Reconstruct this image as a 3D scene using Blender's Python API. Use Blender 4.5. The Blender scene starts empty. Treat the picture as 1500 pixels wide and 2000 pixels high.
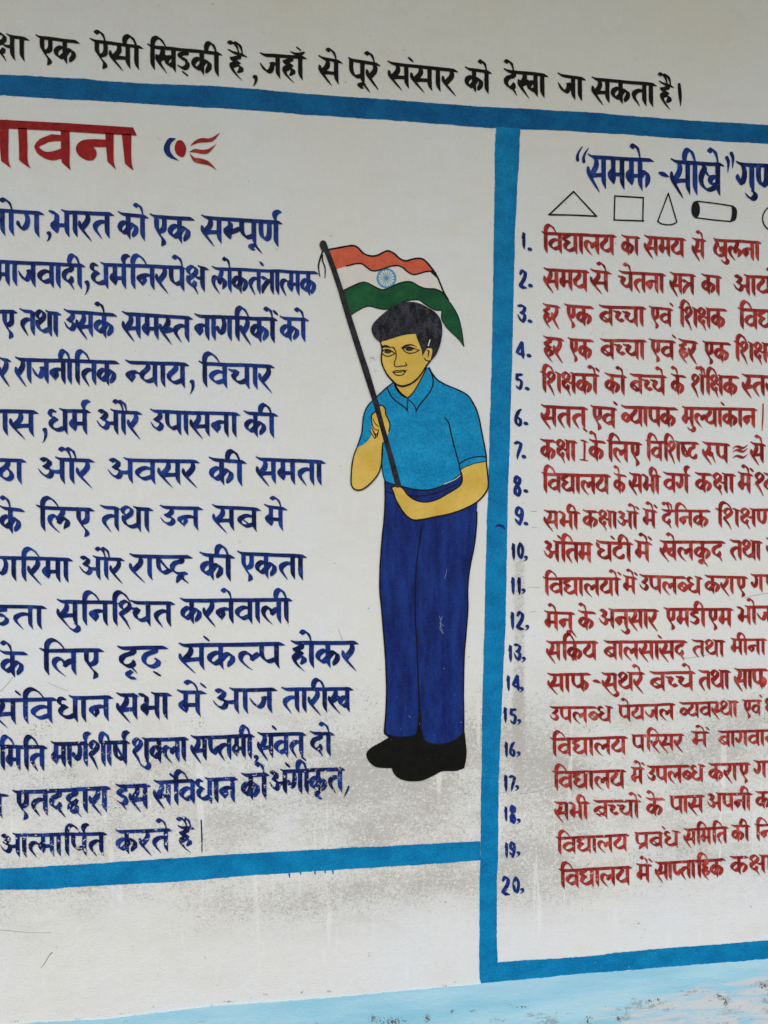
import bpy, math, random
from mathutils import Vector, Matrix
from mathutils.geometry import delaunay_2d_cdt

random.seed(7)
R = math.radians
S = bpy.context.scene
COL = S.collection

# ------------------------------------------------------------------ camera
CAM_Z, CAM_D, FPX = 1.60, 1.30, 1502.0
PITCH, YAW = R(-1.26), R(-7.3)
cam = bpy.data.cameras.new("camera")
cam.sensor_fit = 'VERTICAL'
cam.sensor_height = 36.0
cam.lens = FPX / 2000.0 * 36.0
cam.clip_start, cam.clip_end = 0.02, 500
co = bpy.data.objects.new("camera", cam)
co.location = (0, -CAM_D, CAM_Z)
co.rotation_euler = (R(90) + PITCH, 0, YAW)
COL.objects.link(co)
S.camera = co
CROT = co.rotation_euler.to_matrix()

# ------------------------------------------------------------------ light
SUN_EL, SUN_AZ = R(58), R(200)          # azimuth clockwise from +Y (behind the viewer, to the left)
w = bpy.data.worlds.new("World")
S.world = w
w.use_nodes = True
nt = w.node_tree
sky = nt.nodes.new("ShaderNodeTexSky")
sky.sky_type = 'NISHITA'
sky.sun_disc = False
sky.sun_elevation = SUN_EL
sky.sun_rotation = SUN_AZ
sky.air_density = 1.0
sky.dust_density = 4.0
sky.ozone_density = 1.0
nt.nodes["Background"].inputs[1].default_value = 0.15
nt.links.new(sky.outputs[0], nt.nodes["Background"].inputs[0])
sun = bpy.data.lights.new("sun", 'SUN')
sun.energy = 0.5
sun.angle = R(60)
sun.color = (1.0, 0.93, 0.84)
so = bpy.data.objects.new("sun", sun)
so.rotation_euler = (R(90) - SUN_EL, 0, R(180) - SUN_AZ)
so.location = (0, -4, 6)
COL.objects.link(so)
S.view_settings.view_transform = 'Standard'
S.view_settings.look = 'None'
S.view_settings.gamma = 1
S.view_settings.exposure = 0.53

# ------------------------------------------------------------------ helpers
def lin(c):
    return tuple(((v / 255.0) / 12.92 if v <= 10 else ((v / 255.0 + .055) / 1.055) ** 2.4) for v in c)

def at(x, y):
    """Survey of the wall: a point measured on the photograph -> metres on the wall (x along, z up)."""
    d = CROT @ Vector(((x - 750.0) / FPX, -(y - 1000.0) / FPX, -1.0))
    t = CAM_D / d.y
    return d.x * t, CAM_Z + d.z * t

def crom(pts, closed=False, n=5, corners=()):
    """Catmull-Rom through pts (tuples of equal length); indices in corners stay sharp."""
    m = len(pts)
    if m < 3 and not closed:
        a, b = pts
        return [tuple(a[k] + (b[k] - a[k]) * i / n for k in range(len(a))) for i in range(n + 1)]
    out = []
    segs = m if closed else m - 1
    for i in range(segs):
        p1, p2 = pts[i], pts[(i + 1) % m]
        p0 = pts[(i - 1) % m] if (closed or i > 0) else p1
        p3 = pts[(i + 2) % m] if (closed or i + 2 < m) else p2
        if i in corners: p0 = p1
        if (i + 1) % m in corners: p3 = p2
        for j in range(n):
            t = j / n
            t2, t3 = t * t, t * t * t
            out.append(tuple(.5 * (2 * b + (c - a) * t + (2 * a - 5 * b + 4 * c - d) * t2 + (3 * b - a - 3 * c + d) * t3)
                             for a, b, c, d in zip(p0, p1, p2, p3)))
    if not closed:
        out.append(tuple(pts[-1]))
    return out

def hull(pts):
    pts = sorted(set(pts))
    if len(pts) < 3: return pts
    def half(ps):
        h = []
        for p in ps:
            while len(h) > 1 and (h[-1][0] - h[-2][0]) * (p[1] - h[-2][1]) - (h[-1][1] - h[-2][1]) * (p[0] - h[-2][0]) <= 1e-9:
                h.pop()
            h.append(p)
        return h
    a, b = half(pts), half(pts[::-1])
    return a[:-1] + b[:-1]

class Paint:
    """Collects brush strokes and filled outlines (photo px); builds their exact union as one paint film."""
    def __init__(self): self.polys = []; self.tone = []
    def poly(self, pts, tone=.5):
        self.polys.append([(float(p[0]), float(p[1])) for p in pts]); self.tone.append(tone)
    def sweep(self, path, nx, ny, e, tone):
        """path of (x, y, w) samples, flat brush with half-axis (nx, ny) and half-thickness e."""
        L = math.hypot(nx, ny)
        ux, uy = nx / L, ny / L
        prev = None
        for i, (x, y, wd) in enumerate(path):
            wd = max(.06, wd) * (1 + random.uniform(-.05, .05))
            ee = max(.35, e * min(1, wd * 1.3))
            a = max(ee, L * wd)
            ring = [(x + ux * a, y + uy * a), (x + ux * a * .8 - uy * ee, y + uy * a * .8 + ux * ee),
                    (x - ux * a * .8 - uy * ee, y - uy * a * .8 + ux * ee), (x - ux * a, y - uy * a),
                    (x - ux * a * .8 + uy * ee, y - uy * a * .8 - ux * ee), (x + ux * a * .8 + uy * ee, y + uy * a * .8 - ux * ee)]
            if prev: self.poly(hull(prev + ring), tone)
            prev = ring
    def pen(self, pts, r, tone=.5, closed=False, n=5, corners=()):
        """round brush line; points may carry a width factor."""
        pts = [(p[0], p[1], p[2] if len(p) > 2 else 1.0) for p in pts]
        path = crom(pts, closed, n, corners)
        if closed: path.append(path[0])
        prev = None
        for x, y, wd in path:
            rr = max(.3, r * wd * (1 + random.uniform(-.08, .08)))
            ring = [(x + rr * math.cos(k * math.pi / 4), y + rr * math.sin(k * math.pi / 4)) for k in range(8)]
            if prev: self.poly(hull(prev + ring), tone)
            prev = ring
    def build(self, name, mat, parent, layer=1, thick=0.0):
        vs, fs = [], []
        for p in self.polys:
            if sum(p[i - 1][0] * p[i][1] - p[i][0] * p[i - 1][1] for i in range(len(p))) < 0: p = p[::-1]
            fs.append(list(range(len(vs), len(vs) + len(p))))
            vs += [Vector(q) for q in p]
        v2, _e, f2, _ov, _oe, of = delaunay_2d_cdt(vs, [], fs, 1, 1e-3)
        y = -(.0002 + .00016 * layer) - thick
        co_, idx, faces, tones = [], {}, [], []
        for f, o in zip(f2, of):
            if not o: continue
            for k in f:
                if k not in idx:
                    idx[k] = len(co_)
                    X, Z = at(v2[k].x, v2[k].y)
                    co_.append((X, y, Z))
            ff = [idx[k] for k in f]
            a, b, c = (co_[k] for k in ff[:3])
            if (b[0] - a[0]) * (c[2] - a[2]) - (b[2] - a[2]) * (c[0] - a[0]) < 0: ff = ff[::-1]
            faces.append(ff)
            t = sum(self.tone[k] for k in o) / len(o)
            tones.append(min(1, t + .16 * (len({self.tone[k] for k in o}) - 1)))
        if thick:
            cnt = {}
            for f in faces:
                for i in range(len(f)):
                    cnt[(f[i - 1], f[i])] = 1
            rim = [e for e in cnt if (e[1], e[0]) not in cnt]
            back = {}
            for a, b in rim:
                for k in (a, b):
                    if k not in back:
                        back[k] = len(co_); co_.append((co_[k][0], -.0001, co_[k][2]))
            for a, b in rim:
                faces.append([b, a, back[a], back[b]]); tones.append(.5)
        me = bpy.data.meshes.new(name)
        me.from_pydata(co_, [], faces)
        at_ = me.attributes.new("tone", 'FLOAT', 'FACE')
        at_.data.foreach_set("value", tones)
        me.materials.append(mat)
        ob = bpy.data.objects.new(name, me)
        COL.objects.link(ob)
        if parent: ob.parent = parent
        return ob

def empty(name, parent=None, label=None):
    o = bpy.data.objects.new(name, None)
    o.empty_display_size = .05
    COL.objects.link(o)
    if parent: o.parent = parent
    if label: o["label"] = label
    return o

# ------------------------------------------------------------------ materials
class N:
    def __init__(self, name, rough=.6, spec=.3):
        self.m = bpy.data.materials.new(name)
        self.m.use_nodes = True
        self.t = self.m.node_tree
        self.b = self.t.nodes["Principled BSDF"]
        self.b.inputs["Roughness"].default_value = rough
        self.b.inputs["Specular IOR Level"].default_value = spec
        self.co = self.t.nodes.new("ShaderNodeNewGeometry").outputs["Position"]
    def put(self, sock, v):
        if isinstance(v, (int, float)): sock.default_value = v
        elif isinstance(v, tuple): sock.default_value = v + (1,) if len(v) == 3 and sock.type == 'RGBA' else v
        else: self.t.links.new(v, sock)
    def noise(self, scale, detail=3, rough=.55, stretch=None, dist=0, off=0):
        vec = self.co
        if stretch or off:
            mp = self.t.nodes.new("ShaderNodeMapping")
            mp.inputs["Scale"].default_value = stretch or (1, 1, 1)
            mp.inputs["Location"].default_value = (off, off * .7, off * 1.3)
            self.t.links.new(vec, mp.inputs["Vector"]); vec = mp.outputs[0]
        n = self.t.nodes.new("ShaderNodeTexNoise")
        n.inputs["Scale"].default_value = scale
        n.inputs["Detail"].default_value = detail
        n.inputs["Roughness"].default_value = rough
        n.inputs["Distortion"].default_value = dist
        self.t.links.new(vec, n.inputs["Vector"])
        return n.outputs["Fac"]
    def mapr(self, v, a, b, c=0., d=1., smooth=True):
        n = self.t.nodes.new("ShaderNodeMapRange")
        n.interpolation_type = 'SMOOTHSTEP' if smooth else 'LINEAR'
        for k, x in zip(("Value", "From Min", "From Max", "To Min", "To Max"), (v, a, b, c, d)): self.put(n.inputs[k], x)
        return n.outputs[0]
    def math(self, op, a, b=0., clamp=False):
        n = self.t.nodes.new("ShaderNodeMath")
        n.operation = op; n.use_clamp = clamp
        self.put(n.inputs[0], a); self.put(n.inputs[1], b)
        return n.outputs[0]
    def mix(self, f, a, b):
        n = self.t.nodes.new("ShaderNodeMix")
        n.data_type = 'RGBA'
        self.put(n.inputs[0], f); self.put(n.inputs[6], a); self.put(n.inputs[7], b)
        return n.outputs[2]
    def xyz(self):
        n = self.t.nodes.new("ShaderNodeSeparateXYZ")
        self.t.links.new(self.co, n.inputs[0])
        return n.outputs
    def tone(self):
        n = self.t.nodes.new("ShaderNodeAttribute")
        n.attribute_name = "tone"
        return n.outputs["Fac"]
    def bump(self, h, dist=.001, strength=.5):
        n = self.t.nodes.new("ShaderNodeBump")
        n.inputs["Strength"].default_value = strength
        n.inputs["Distance"].default_value = dist
        self.t.links.new(h, n.inputs["Height"])
        self.t.links.new(n.outputs[0], self.b.inputs["Normal"])
    def done(self, c):
        self.put(self.b.inputs["Base Color"], c)
        return self.m

def zone(n, y_top, y_full, y_hold, y_bot, x=600):
    """0..1 band over the height of the wall, given by heights measured on the photograph."""
    z = n.xyz()[2]
    a = n.mapr(z, at(x, y_full)[1], at(x, y_top)[1], 1., 0.)
    b = n.mapr(z, at(x, y_bot)[1], at(x, y_hold)[1])
    return n.math('MULTIPLY', a, b)

WHITE = (.73, .725, .70)
def surface_bump(n, k=1.0):
    h = n.math('ADD', n.noise(420, 3, .6), n.math('MULTIPLY', n.noise(90, 3), .9))
    h = n.math('ADD', h, n.math('MULTIPLY', n.noise(160, 2, .5, (1, 1, 3.5)), .7))
    h = n.math('ADD', h, n.math('MULTIPLY', n.noise(9, 3, .5), 5.))
    n.bump(h, .0014, .42 * k)

def plaster():
    n = N("whitewashed_plaster", .85, .15)
    mott = n.noise(3.2, 4, .6)
    c = n.mix(n.mapr(mott, .35, .68), (.715, .745, .715), (.712, .765, .79))
    c = n.mix(n.mapr(n.noise(14, 4, .6, (1, 1, 2.2), 0, 3.1), .50, .75, 0, .3), c, (.665, .66, .615))
    c = n.mix(n.mapr(n.noise(34, 3, .6, (2.5, 1, .5), 0, 9.1), .58, .74, 0, .28), c, (.79, .81, .80))
    c = n.mix(n.mapr(n.noise(300, 3, .6, None, .8, 5.9), .50, .66, 0, .16), c, (.52, .53, .50))
    # limewash grey with handling dirt: the band children lean on
    band = zone(n, 1250, 1540, 1690, 1880)
    patch = n.mapr(n.noise(4.2, 4, .6, (1, 1, 1.7), 0, 5.3), .30, .70, .30, 1.15)
    cover = n.math('MULTIPLY', band, patch)
    x = n.xyz()[0]
    run = n.mapr(n.math('ABSOLUTE', n.math('SUBTRACT', x, at(1014, 1250)[0])), .004, .016, 1., 0.)
    cover = n.math('ADD', cover, n.math('MULTIPLY', n.math('MULTIPLY', run, zone(n, 1010, 1110, 1430, 1560, 1014)), .7))
    side = n.mapr(x, at(250, 1600)[0], at(620, 1600)[0], .75, 1.15)
    cover = n.math('MULTIPLY', cover, side)
    worm = n.noise(200, 3, .6, (1, 1, 1.35), 1.5)
    thr = n.math('SUBTRACT', .70, n.math('MULTIPLY', cover, .29))
    grain = n.mapr(n.math('SUBTRACT', worm, thr), -.05, .12)
    c = n.mix(n.math('MULTIPLY', cover, .32), c, (.50, .50, .455))
    smear = n.mapr(n.noise(16, 4, .6, (.6, 1, 1.3), .6, 11.3), .50, .70, 0, .42)
    c = n.mix(n.math('MULTIPLY', n.math('MULTIPLY', smear, band), side), c, (.44, .44, .40))
    c = n.mix(n.math('MULTIPLY', grain, .64), c, (.38, .38, .34))
    rub = n.mapr(n.noise(150, 3, .6, (1, 1, 1.2), 1.2, 7.7), .54, .68, 0, .75)
    c = n.mix(n.math('MULTIPLY', rub, band), c, (.76, .785, .78))
    st = n.mapr(n.noise(55, 2, .5, (1, 1, .07), 0, 2.2), .64, .73, 0, .55)
    c = n.mix(n.math('MULTIPLY', st, zone(n, 1250, 1500, 1850, 1990)), c, (.79, .82, .82))
    fl = n.mapr(n.noise(120, 2, .5, None, 0, 4.4), .765, .80, 0, .55)
    c = n.mix(fl, c, (.20, .19, .16))
    sp = n.mapr(n.noise(38, 2, .6, None, 0, 8.8), .74, .79, 0, .30)
    c = n.mix(sp, c, (.40, .38, .30))
    sc = n.math('MULTIPLY', n.mapr(n.noise(330, 3, .65, None, .6, 1.7), .58, .65), n.mapr(n.noise(17, 2, .5, None, 0, 6.1), .60, .68))
    c = n.mix(n.math('MULTIPLY', n.math('MULTIPLY', sc, .8), zone(n, 1330, 1390, 1560, 1640)), c, (.05, .09, .10))
    surface_bump(n)
    return n.done(c)

def paint(name, dark, light, rough=.55, wear=.0, chip=WHITE, streak=None, spec=.10, fine=.3, big=60, swing=.5, thin=None):
    n = N(name, rough, spec)
    f = n.math('ADD', n.math('MULTIPLY', n.tone(), .75), n.math('MULTIPLY', n.mapr(n.noise(big, 4, .62, streak), .3, .7), swing))
    f = n.math('ADD', f, n.math('MULTIPLY', n.mapr(n.noise(380, 2), .35, .7), fine))
    f = n.math('SUBTRACT', .90 + swing * .5, f, True)
    c = n.mix(f, dark, light)
    if thin:                                            # the brush running dry: the coat lets the wash through
        t = n.mapr(n.noise(48, 4, .65, None, .4, 6.6), .54, .72, 0, .55)
        c = n.mix(t, c, thin)
    if wear:
        z = n.xyz()[2]
        low = n.mapr(z, at(600, 1650)[1], at(600, 1100)[1], 1., .0)
        thr = n.math('SUBTRACT', .745, n.math('MULTIPLY', low, .095 * wear))
        ch = n.mapr(n.math('SUBTRACT', n.noise(190, 4, .65, None, .5, 2.9), thr), 0, .02)
        c = n.mix(n.math('MULTIPLY', ch, .8), c, chip)
    surface_bump(n, .8)
    return n.done(c)

M = {}
M['plaster'] = plaster()
M['navy'] = paint('navy_lettering_paint', lin((10, 22, 66)), lin((28, 62, 146)), .5, 1.5, thin=lin((52, 92, 168)))
M['navy2'] = paint('navy_number_paint', lin((14, 24, 66)), lin((30, 62, 150)), .5, 1.0)
M['red'] = paint('red_lettering_paint', lin((118, 26, 25)), lin((176, 64, 58)), .5, 1.1, thin=lin((202, 112, 102)))
M['maroon'] = paint('red_heading_paint', lin((128, 20, 24)), lin((170, 42, 40)), .5, .5)
M['black'] = paint('black_lettering_paint', lin((14, 14, 13)), lin((28, 27, 24)), .5, .4)
M['line'] = paint('black_outline_paint', lin((14, 14, 15)), lin((32, 32, 34)), .5, .4)
M['sky'] = paint('blue_border_paint', lin((0, 98, 152)), lin((18, 146, 200)), .5, .35, (.45, .62, .70), (1, 1, 1.3), fine=.42, big=22, swing=.42)
M['deep'] = paint('deep_shaded_border_paint', lin((0, 72, 126)), lin((16, 114, 172)), .5, .2, (.45, .62, .70), (1, 1, 1.3), fine=.45, big=22, swing=.45)  # deeper coat, with part of the wall-top shade put into its colour
M['shirt'] = paint('blue_shirt_paint', lin((6, 122, 174)), lin((32, 166, 216)), .45, .2, streak=(1, 1, 1.4), fine=.5, big=18, swing=.45)
M['trousers'] = paint('navy_trouser_paint', lin((15, 30, 88)), lin((30, 60, 138)), .45, .6, (.4, .48, .65), (2.4, 1, .45), fine=.3, big=22, swing=.7)
M['skin'] = paint('ochre_skin_paint', lin((198, 165, 68)), lin((226, 197, 104)), .55, .3, (.45, .42, .3), big=14, swing=.6, fine=.2)
M['hair'] = paint('black_hair_paint', lin((18, 19, 22)), lin((66, 68, 78)), .5, .2, streak=(2, 1, 1), fine=.5, big=40, swing=.9)
M['pole'] = paint('black_pole_paint', lin((16, 16, 18)), lin((58, 60, 68)), .45, .3, streak=(1, 1, 1), fine=.4)
M['shoe'] = paint('black_shoe_paint', lin((12, 13, 12)), lin((22, 24, 22)), .5, .2)
M['saffron'] = paint('saffron_flag_paint', lin((192, 84, 58)), lin((216, 110, 82)), .5, .2)
M['green'] = paint('green_flag_paint', lin((14, 68, 42)), lin((34, 100, 60)), .45, .2, streak=(1, 1, 1.5), big=20, swing=.8)
M['white'] = paint('white_flag_paint', lin((214, 212, 206)), lin((222, 220, 214)), .6, .0)
M['wheel'] = paint('teal_wheel_paint', lin((52, 130, 165)), lin((100, 175, 205)), .5, .0)

def dado_mat():
    n = N("pale_blue_dado_paint", .7, .25)
    c = n.mix(n.mapr(n.noise(7, 4, .6, (.5, 1, 3)), .3, .7), lin((140, 200, 224)), lin((172, 216, 232)))
    x, _y, z = n.xyz()
    # scraped whitewash patches on the right, black mould along the foot
    low = n.mapr(n.math('SUBTRACT', z, n.math('MULTIPLY', x, .075)), at(1100, 1990)[1] - .075 * at(1100, 1990)[0] - .0, at(1100, 1935)[1] - .075 * at(1100, 1935)[0], 1., 0.)
    right = n.mapr(x, at(1000, 1950)[0], at(1420, 1950)[0], .3, 1.)
    scr = n.mapr(n.math('ADD', n.noise(26, 5, .7, (.45, 1, 2.6), .5), n.math('MULTIPLY', n.math('MULTIPLY', low, right), .24)), .60, .80)
    c = n.mix(n.math('MULTIPLY', scr, .85), c, (.62, .64, .65))
    mo = n.math('ADD', n.noise(24, 5, .72, (.55, 1, 2.2), .3, 3.3), n.math('MULTIPLY', low, .125))
    mo2 = n.math('MULTIPLY', n.mapr(mo, .66, .73), n.mapr(n.noise(210, 3, .7), .36, .56))
    c = n.mix(n.math('MULTIPLY', mo2, .6), c, (.22, .22, .21))
    sp = n.mapr(n.noise(95, 2, .6, None, 0, 5.1), .70, .74, 0, .6)
    c = n.mix(n.math('MULTIPLY', sp, low), c, (.12, .14, .14))
    surface_bump(n)
    return n.done(c)
M['dado'] = dado_mat()

def simple(name, a, b, scale, rough=.8):
    n = N(name, rough, .2)
    n.bump(n.noise(scale * 6, 4), .004, .4)
    return n.done(n.mix(n.mapr(n.noise(scale, 5), .3, .7), a, b))
M['ground'] = simple('packed_earth', (.38, .31, .16), (.46, .38, .20), 3)
M['floor'] = simple('cement_floor', (.14, .13, .11), (.20, .19, .16), 5)
M['soffit'] = simple('warm_bounce_soffit', (.46, .41, .24), (.52, .46, .28), 4)  # yellowed so the unseen soffit bounces warm light onto the wall top

# ------------------------------------------------------------------ setting: ground, wall, added floor and roof overhang
def box(name, x0, x1, y0, y1, z0, z1, mat, parent=None, bev=.0):
    v = [(x, y, z) for x in (x0, x1) for y in (y0, y1) for z in (z0, z1)]
    f = [(0, 1, 3, 2), (4, 6, 7, 5), (0, 4, 5, 1), (2, 3, 7, 6), (0, 2, 6, 4), (1, 5, 7, 3)]
    me = bpy.data.meshes.new(name)
    me.from_pydata(v, [], f)
    me.materials.append(mat)
    o = bpy.data.objects.new(name, me)
    COL.objects.link(o)
    if parent: o.parent = parent
    if bev:
        b = o.modifiers.new("bevel", 'BEVEL'); b.width = bev; b.segments = 2
    return o

g = bpy.data.meshes.new("ground")
g.from_pydata([(-200, -200, 0), (200, -200, 0), (200, 200, 0), (-200, 200, 0)], [], [(0, 1, 2, 3)])
g.materials.append(M['ground'])
go = bpy.data.objects.new("ground", g); COL.objects.link(go); go["kind"] = "structure"
fl = box("bounce_floor", -4, 5, -2.2, -.0005, .004, .12, M['floor']); fl["kind"] = "structure"  # unseen floor, added to bounce light onto the wall

wall = box("school_wall", -4, 5, 0, .25, .005, 2.95, M['plaster'])
wall["label"] = "whitewashed school wall with a pale blue dado, carrying painted Hindi writing and a boy"
wall["category"] = "wall"
wall["kind"] = "thing"
roof = box("shading_roof_overhang", -4.1, 5.1, -.92, .3, 2.953, 3.08, M['soffit'], wall, .01)  # unseen overhang, added and sized to shade the top of the wall

# ------------------------------------------------------------------ brush lettering
def stem(x, y0=0., y1=1.):
    h = y1 - y0
    return [(x, y0), (x, y0 + h * .4), (x + .005, y0 + h * .72, .98), (x + .035, y0 + h * .87, .62), (x + .085, y1, .12)]

def e_mark(a, dx=0., s=1.):
    return [(a - .33 * s + dx, -.38, .85), (a - .24 * s + dx, -.46, .95), (a - .12 * s + dx, -.38, .8), (a - .04 * s + dx, -.2, .42), (a + dx, .02, .3)]

rA = [(.29, .0), (.35, .15), (.32, .32), (.21, .50), (.12, .62)]
rB = [(.045, .33, .45), (.055, .47, .85), (.11, .62, 1), (.23, .80, .75), (.36, .98, .55), (.47, 1.13, .15)]
loopL = [(.30, .33, .4), (.15, .26, .65), (.08, .08, .9), (.23, -.07, .8), (.39, .03, .85), (.36, .23, .95), (.12, .45)]
G = {}
def glyph(name, adv, strokes, top=None, bot=None, hl=True):
    G[name] = (adv, strokes, adv - .13 if top is None else top, adv - .13 if bot is None else bot, hl)

k_loop = [(.42, .36), (.29, .31), (.14, .42), (.09, .57), (.17, .72), (.28, .75), (.42, .60)]
k_arm = [(.42, .60), (.53, .42), (.63, .38), (.73, .47), (.73, .64), (.64, .80, .8), (.60, .90, .25)]
glyph('k', .87, [stem(.42), k_loop, k_arm], .42, .42)
glyph('kr', .87, [stem(.42), k_loop, k_arm, [(.44, .70), (.34, .82), (.32, 1.0, .3)]], .42, .42)
glyph('k_', .60, [stem(.42), k_loop, [(.42, .60), (.52, .44), (.62, .40)]], .42, .42)
glyph('ks', .78, [loopL, [(.12, .38), (.11, .56), (.2, .72), (.32, .72), (.37, .58, .8)], [(.28, .74, .8), (.38, .9, .5), (.47, 1.1, .15)],
                  [(.29, .26, .7), (.44, .43, .8), (.62, .42, .8)], stem(.64)], hl=(.46, .78))
glyph('kh', .84, [[(.23, 0), (.28, .13), (.25, .3), (.15, .47), (.1, .57)], [(.04, .32, .45), (.05, .46, .85), (.1, .58), (.22, .78, .7), (.44, 1.08, .15)],
                  [(.14, .56, .8), (.28, .44, .9), (.42, .34, .8)], [(.68, .36), (.54, .38), (.44, .52), (.47, .67), (.58, .74), (.68, .66)], stem(.70)])
glyph('kh_', .84, [[(.14, .04, .8), (.22, .14), (.12, .34), (.08, .52), (.16, .72), (.36, .83), (.64, .72)], [(.20, .18, .8), (.32, .34, .6), (.46, .40, .6)],
                   [(.68, .40), (.52, .40), (.42, .52), (.5, .64, .8), (.68, .60, .8)], stem(.70)])
glyph('g', .74, [[(.27, .02), (.335, .2), (.33, .42), (.27, .6), (.19, .71, .55)], [(.07, .40, .5), (.08, .54, 1), (.18, .70, .75)], stem(.60)])
glyph('gh', .76, [[(.07, .06), (.09, .21), (.2, .33), (.33, .36, .8)], [(.33, .38), (.19, .47), (.13, .61), (.23, .77), (.42, .81), (.58, .72)], stem(.62)])
c_top = [[(.05, .24), (.15, .27), (.29, .26)], [(.29, .27), (.24, .38), (.17, .47)]]
glyph('c', .78, c_top + [[(.17, .47), (.22, .61), (.34, .72), (.5, .71), (.62, .62)], stem(.64)])
glyph('c_', .46, c_top + [[(.17, .47), (.2, .6), (.32, .71), (.46, .64)]], .3)
glyph('j', .76, [[(.62, .38), (.51, .35), (.42, .38)], [(.45, .38), (.43, .54), (.36, .69), (.25, .70), (.12, .54, .7), (.02, .35, .25)], stem(.62)])
glyph('T', .60, [[(.37, 0), (.38, .14), (.30, .24)], [(.35, .21), (.17, .28), (.08, .45), (.12, .65), (.29, .77), (.46, .72), (.52, .58, .6)]], .38, .34)
glyph('Tr', .60, [[(.37, 0), (.38, .14), (.30, .24)], [(.35, .21), (.17, .28), (.08, .45), (.12, .62), (.29, .74), (.50, .70, .8)],
                  [(.38, .80), (.28, .92), (.22, 1.10, .3)], [(.36, .86, .7), (.46, 1.0, .8), (.58, 1.13, .2)]], .38, .34)
glyph('Th', .60, [[(.37, 0), (.37, .14), (.30, .26)], [(.32, .26), (.17, .38), (.1, .56), (.2, .74), (.36, .80), (.48, .68), (.46, .5), (.33, .33)]], .37)
D_s = [[(.37, 0), (.38, .12)], [(.38, .15), (.20, .18), (.11, .28), (.17, .38), (.34, .40)], [(.34, .42), (.43, .54), (.40, .70), (.26, .79), (.09, .70, .7)]]
glyph('D', .57, D_s, .38, .3)
glyph('Rd', .57, D_s + [[(.30, .98), (.38, 1.04)]], .38, .3)
glyph('Rh', .62, [[(.40, 0), (.40, .12), (.24, .22)], [(.34, .18), (.17, .28), (.1, .46), (.15, .66), (.3, .78), (.44, .70), (.47, .54), (.40, .48, .6)],
                  [(.40, 1.04), (.48, 1.10)]], .4)
glyph('N', .80, [[(.12, 0), (.12, .4), (.17, .62), (.28, .72), (.38, .64), (.42, .45), (.42, 0)], stem(.66)])
t_h = [(.56, .37), (.41, .33), (.25, .38), (.13, .52), (.15, .68, .8), (.25, .85, .6), (.37, 1.03, .15)]
glyph('t', .71, [t_h, stem(.57)])
glyph('t_', .40, [[(.46, .44), (.34, .36), (.2, .38), (.11, .52), (.13, .68, .8), (.23, .85, .6), (.35, 1.03, .15)]])
glyph('tr', .71, [[(.06, .34), (.15, .30), (.3, .36), (.38, .42)], [(.54, .42), (.36, .46), (.22, .6), (.1, .76), (.06, .98, .25)], stem(.57)])
glyph('th', .77, [loopL, [(.12, .38), (.11, .54), (.22, .73), (.40, .79), (.60, .68)], stem(.63)], hl=(.44, .77))
d_s = [[(.41, 0), (.41, .14), (.30, .24)], [(.36, .20), (.18, .28), (.09, .44), (.14, .62), (.28, .72), (.40, .64), (.41, .50, .55)]]
glyph('d', .58, d_s + [[(.33, .72, .8), (.43, .88, .5), (.51, 1.03, .15)]], .41, .34)
glyph('d_', .62, d_s + [[(.33, .72, .8), (.46, .92, .7), (.62, 1.14, .15)]], .41, .34)
glyph('dv', .60, [[(.41, 0), (.41, .13), (.30, .22)], [(.36, .18), (.18, .25), (.1, .38), (.2, .52), (.34, .54), (.44, .42, .7)],
                  [(.34, .54), (.2, .66), (.17, .82), (.28, .92), (.42, .86), (.46, .68, .7)], [(.40, .88, .7), (.62, 1.16, .15)]], .41)
glyph('dy', .78, [[(.30, .06), (.15, .15), (.07, .27), (.17, .37), (.31, .36)], [(.31, .38), (.17, .50), (.12, .64), (.24, .80), (.42, .81), (.60, .70)], stem(.64)])
glyph('dh', .76, [[(.25, .0), (.13, .0, .8), (.09, .15), (.18, .28), (.31, .32)], [(.31, .34), (.18, .44), (.13, .59), (.23, .76), (.42, .80), (.58, .72)], stem(.62)], hl=(.42, .76))
n_s = [[(.58, .42), (.42, .37), (.27, .40)], [(.29, .38), (.14, .46), (.09, .57), (.18, .70, .8), (.25, .83, .15)], [(.27, .44), (.30, .56), (.25, .74, .5)]]
glyph('n', .73, n_s + [stem(.59)])
glyph('n_', .50, [[(.52, .46, .8), (.42, .39), (.27, .40)]] + n_s[1:])
p_u = [(.13, 0), (.13, .35), (.18, .56), (.31, .70), (.52, .62)]
glyph('p', .70, [p_u, stem(.56)])
glyph('pr', .70, [p_u, stem(.56), [(.5, .70), (.33, .82), (.25, .98, .3)]])
glyph('p_', .44, [[(.13, 0), (.13, .35), (.18, .56), (.28, .70), (.40, .58), (.52, .44, .8)]])
glyph('ph', .88, [p_u, stem(.54), [(.54, .56), (.63, .42), (.72, .40), (.79, .52), (.76, .68), (.68, .90, .25)]], .54)
b_o = [(.56, .36), (.38, .30), (.20, .38), (.1, .53), (.17, .68), (.32, .77), (.54, .68)]
diag = [(.20, .46, .6), (.33, .58, .7), (.46, .72, .6)]
glyph('b', .72, [b_o, diag, stem(.58)])
glyph('b_', .50, [[(.48, .40), (.36, .30), (.20, .38), (.1, .53), (.17, .68), (.32, .75), (.46, .62), (.50, .46)], diag])
glyph('v', .72, [b_o, stem(.58)])
glyph('v_', .46, [[(.42, .38), (.32, .32), (.18, .38), (.1, .53), (.17, .68), (.30, .72), (.42, .58), (.42, .40)]])
glyph('bh', .76, [[(.06, .0), (.2, .02), (.27, .12), (.26, .4), (.27, .62), (.28, .84, .2)], [(.25, .40), (.13, .52), (.15, .65), (.26, .82, .3)],
                  [(.2, .55), (.4, .53), (.6, .53)], stem(.62)], hl=(.42, .76))
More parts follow.
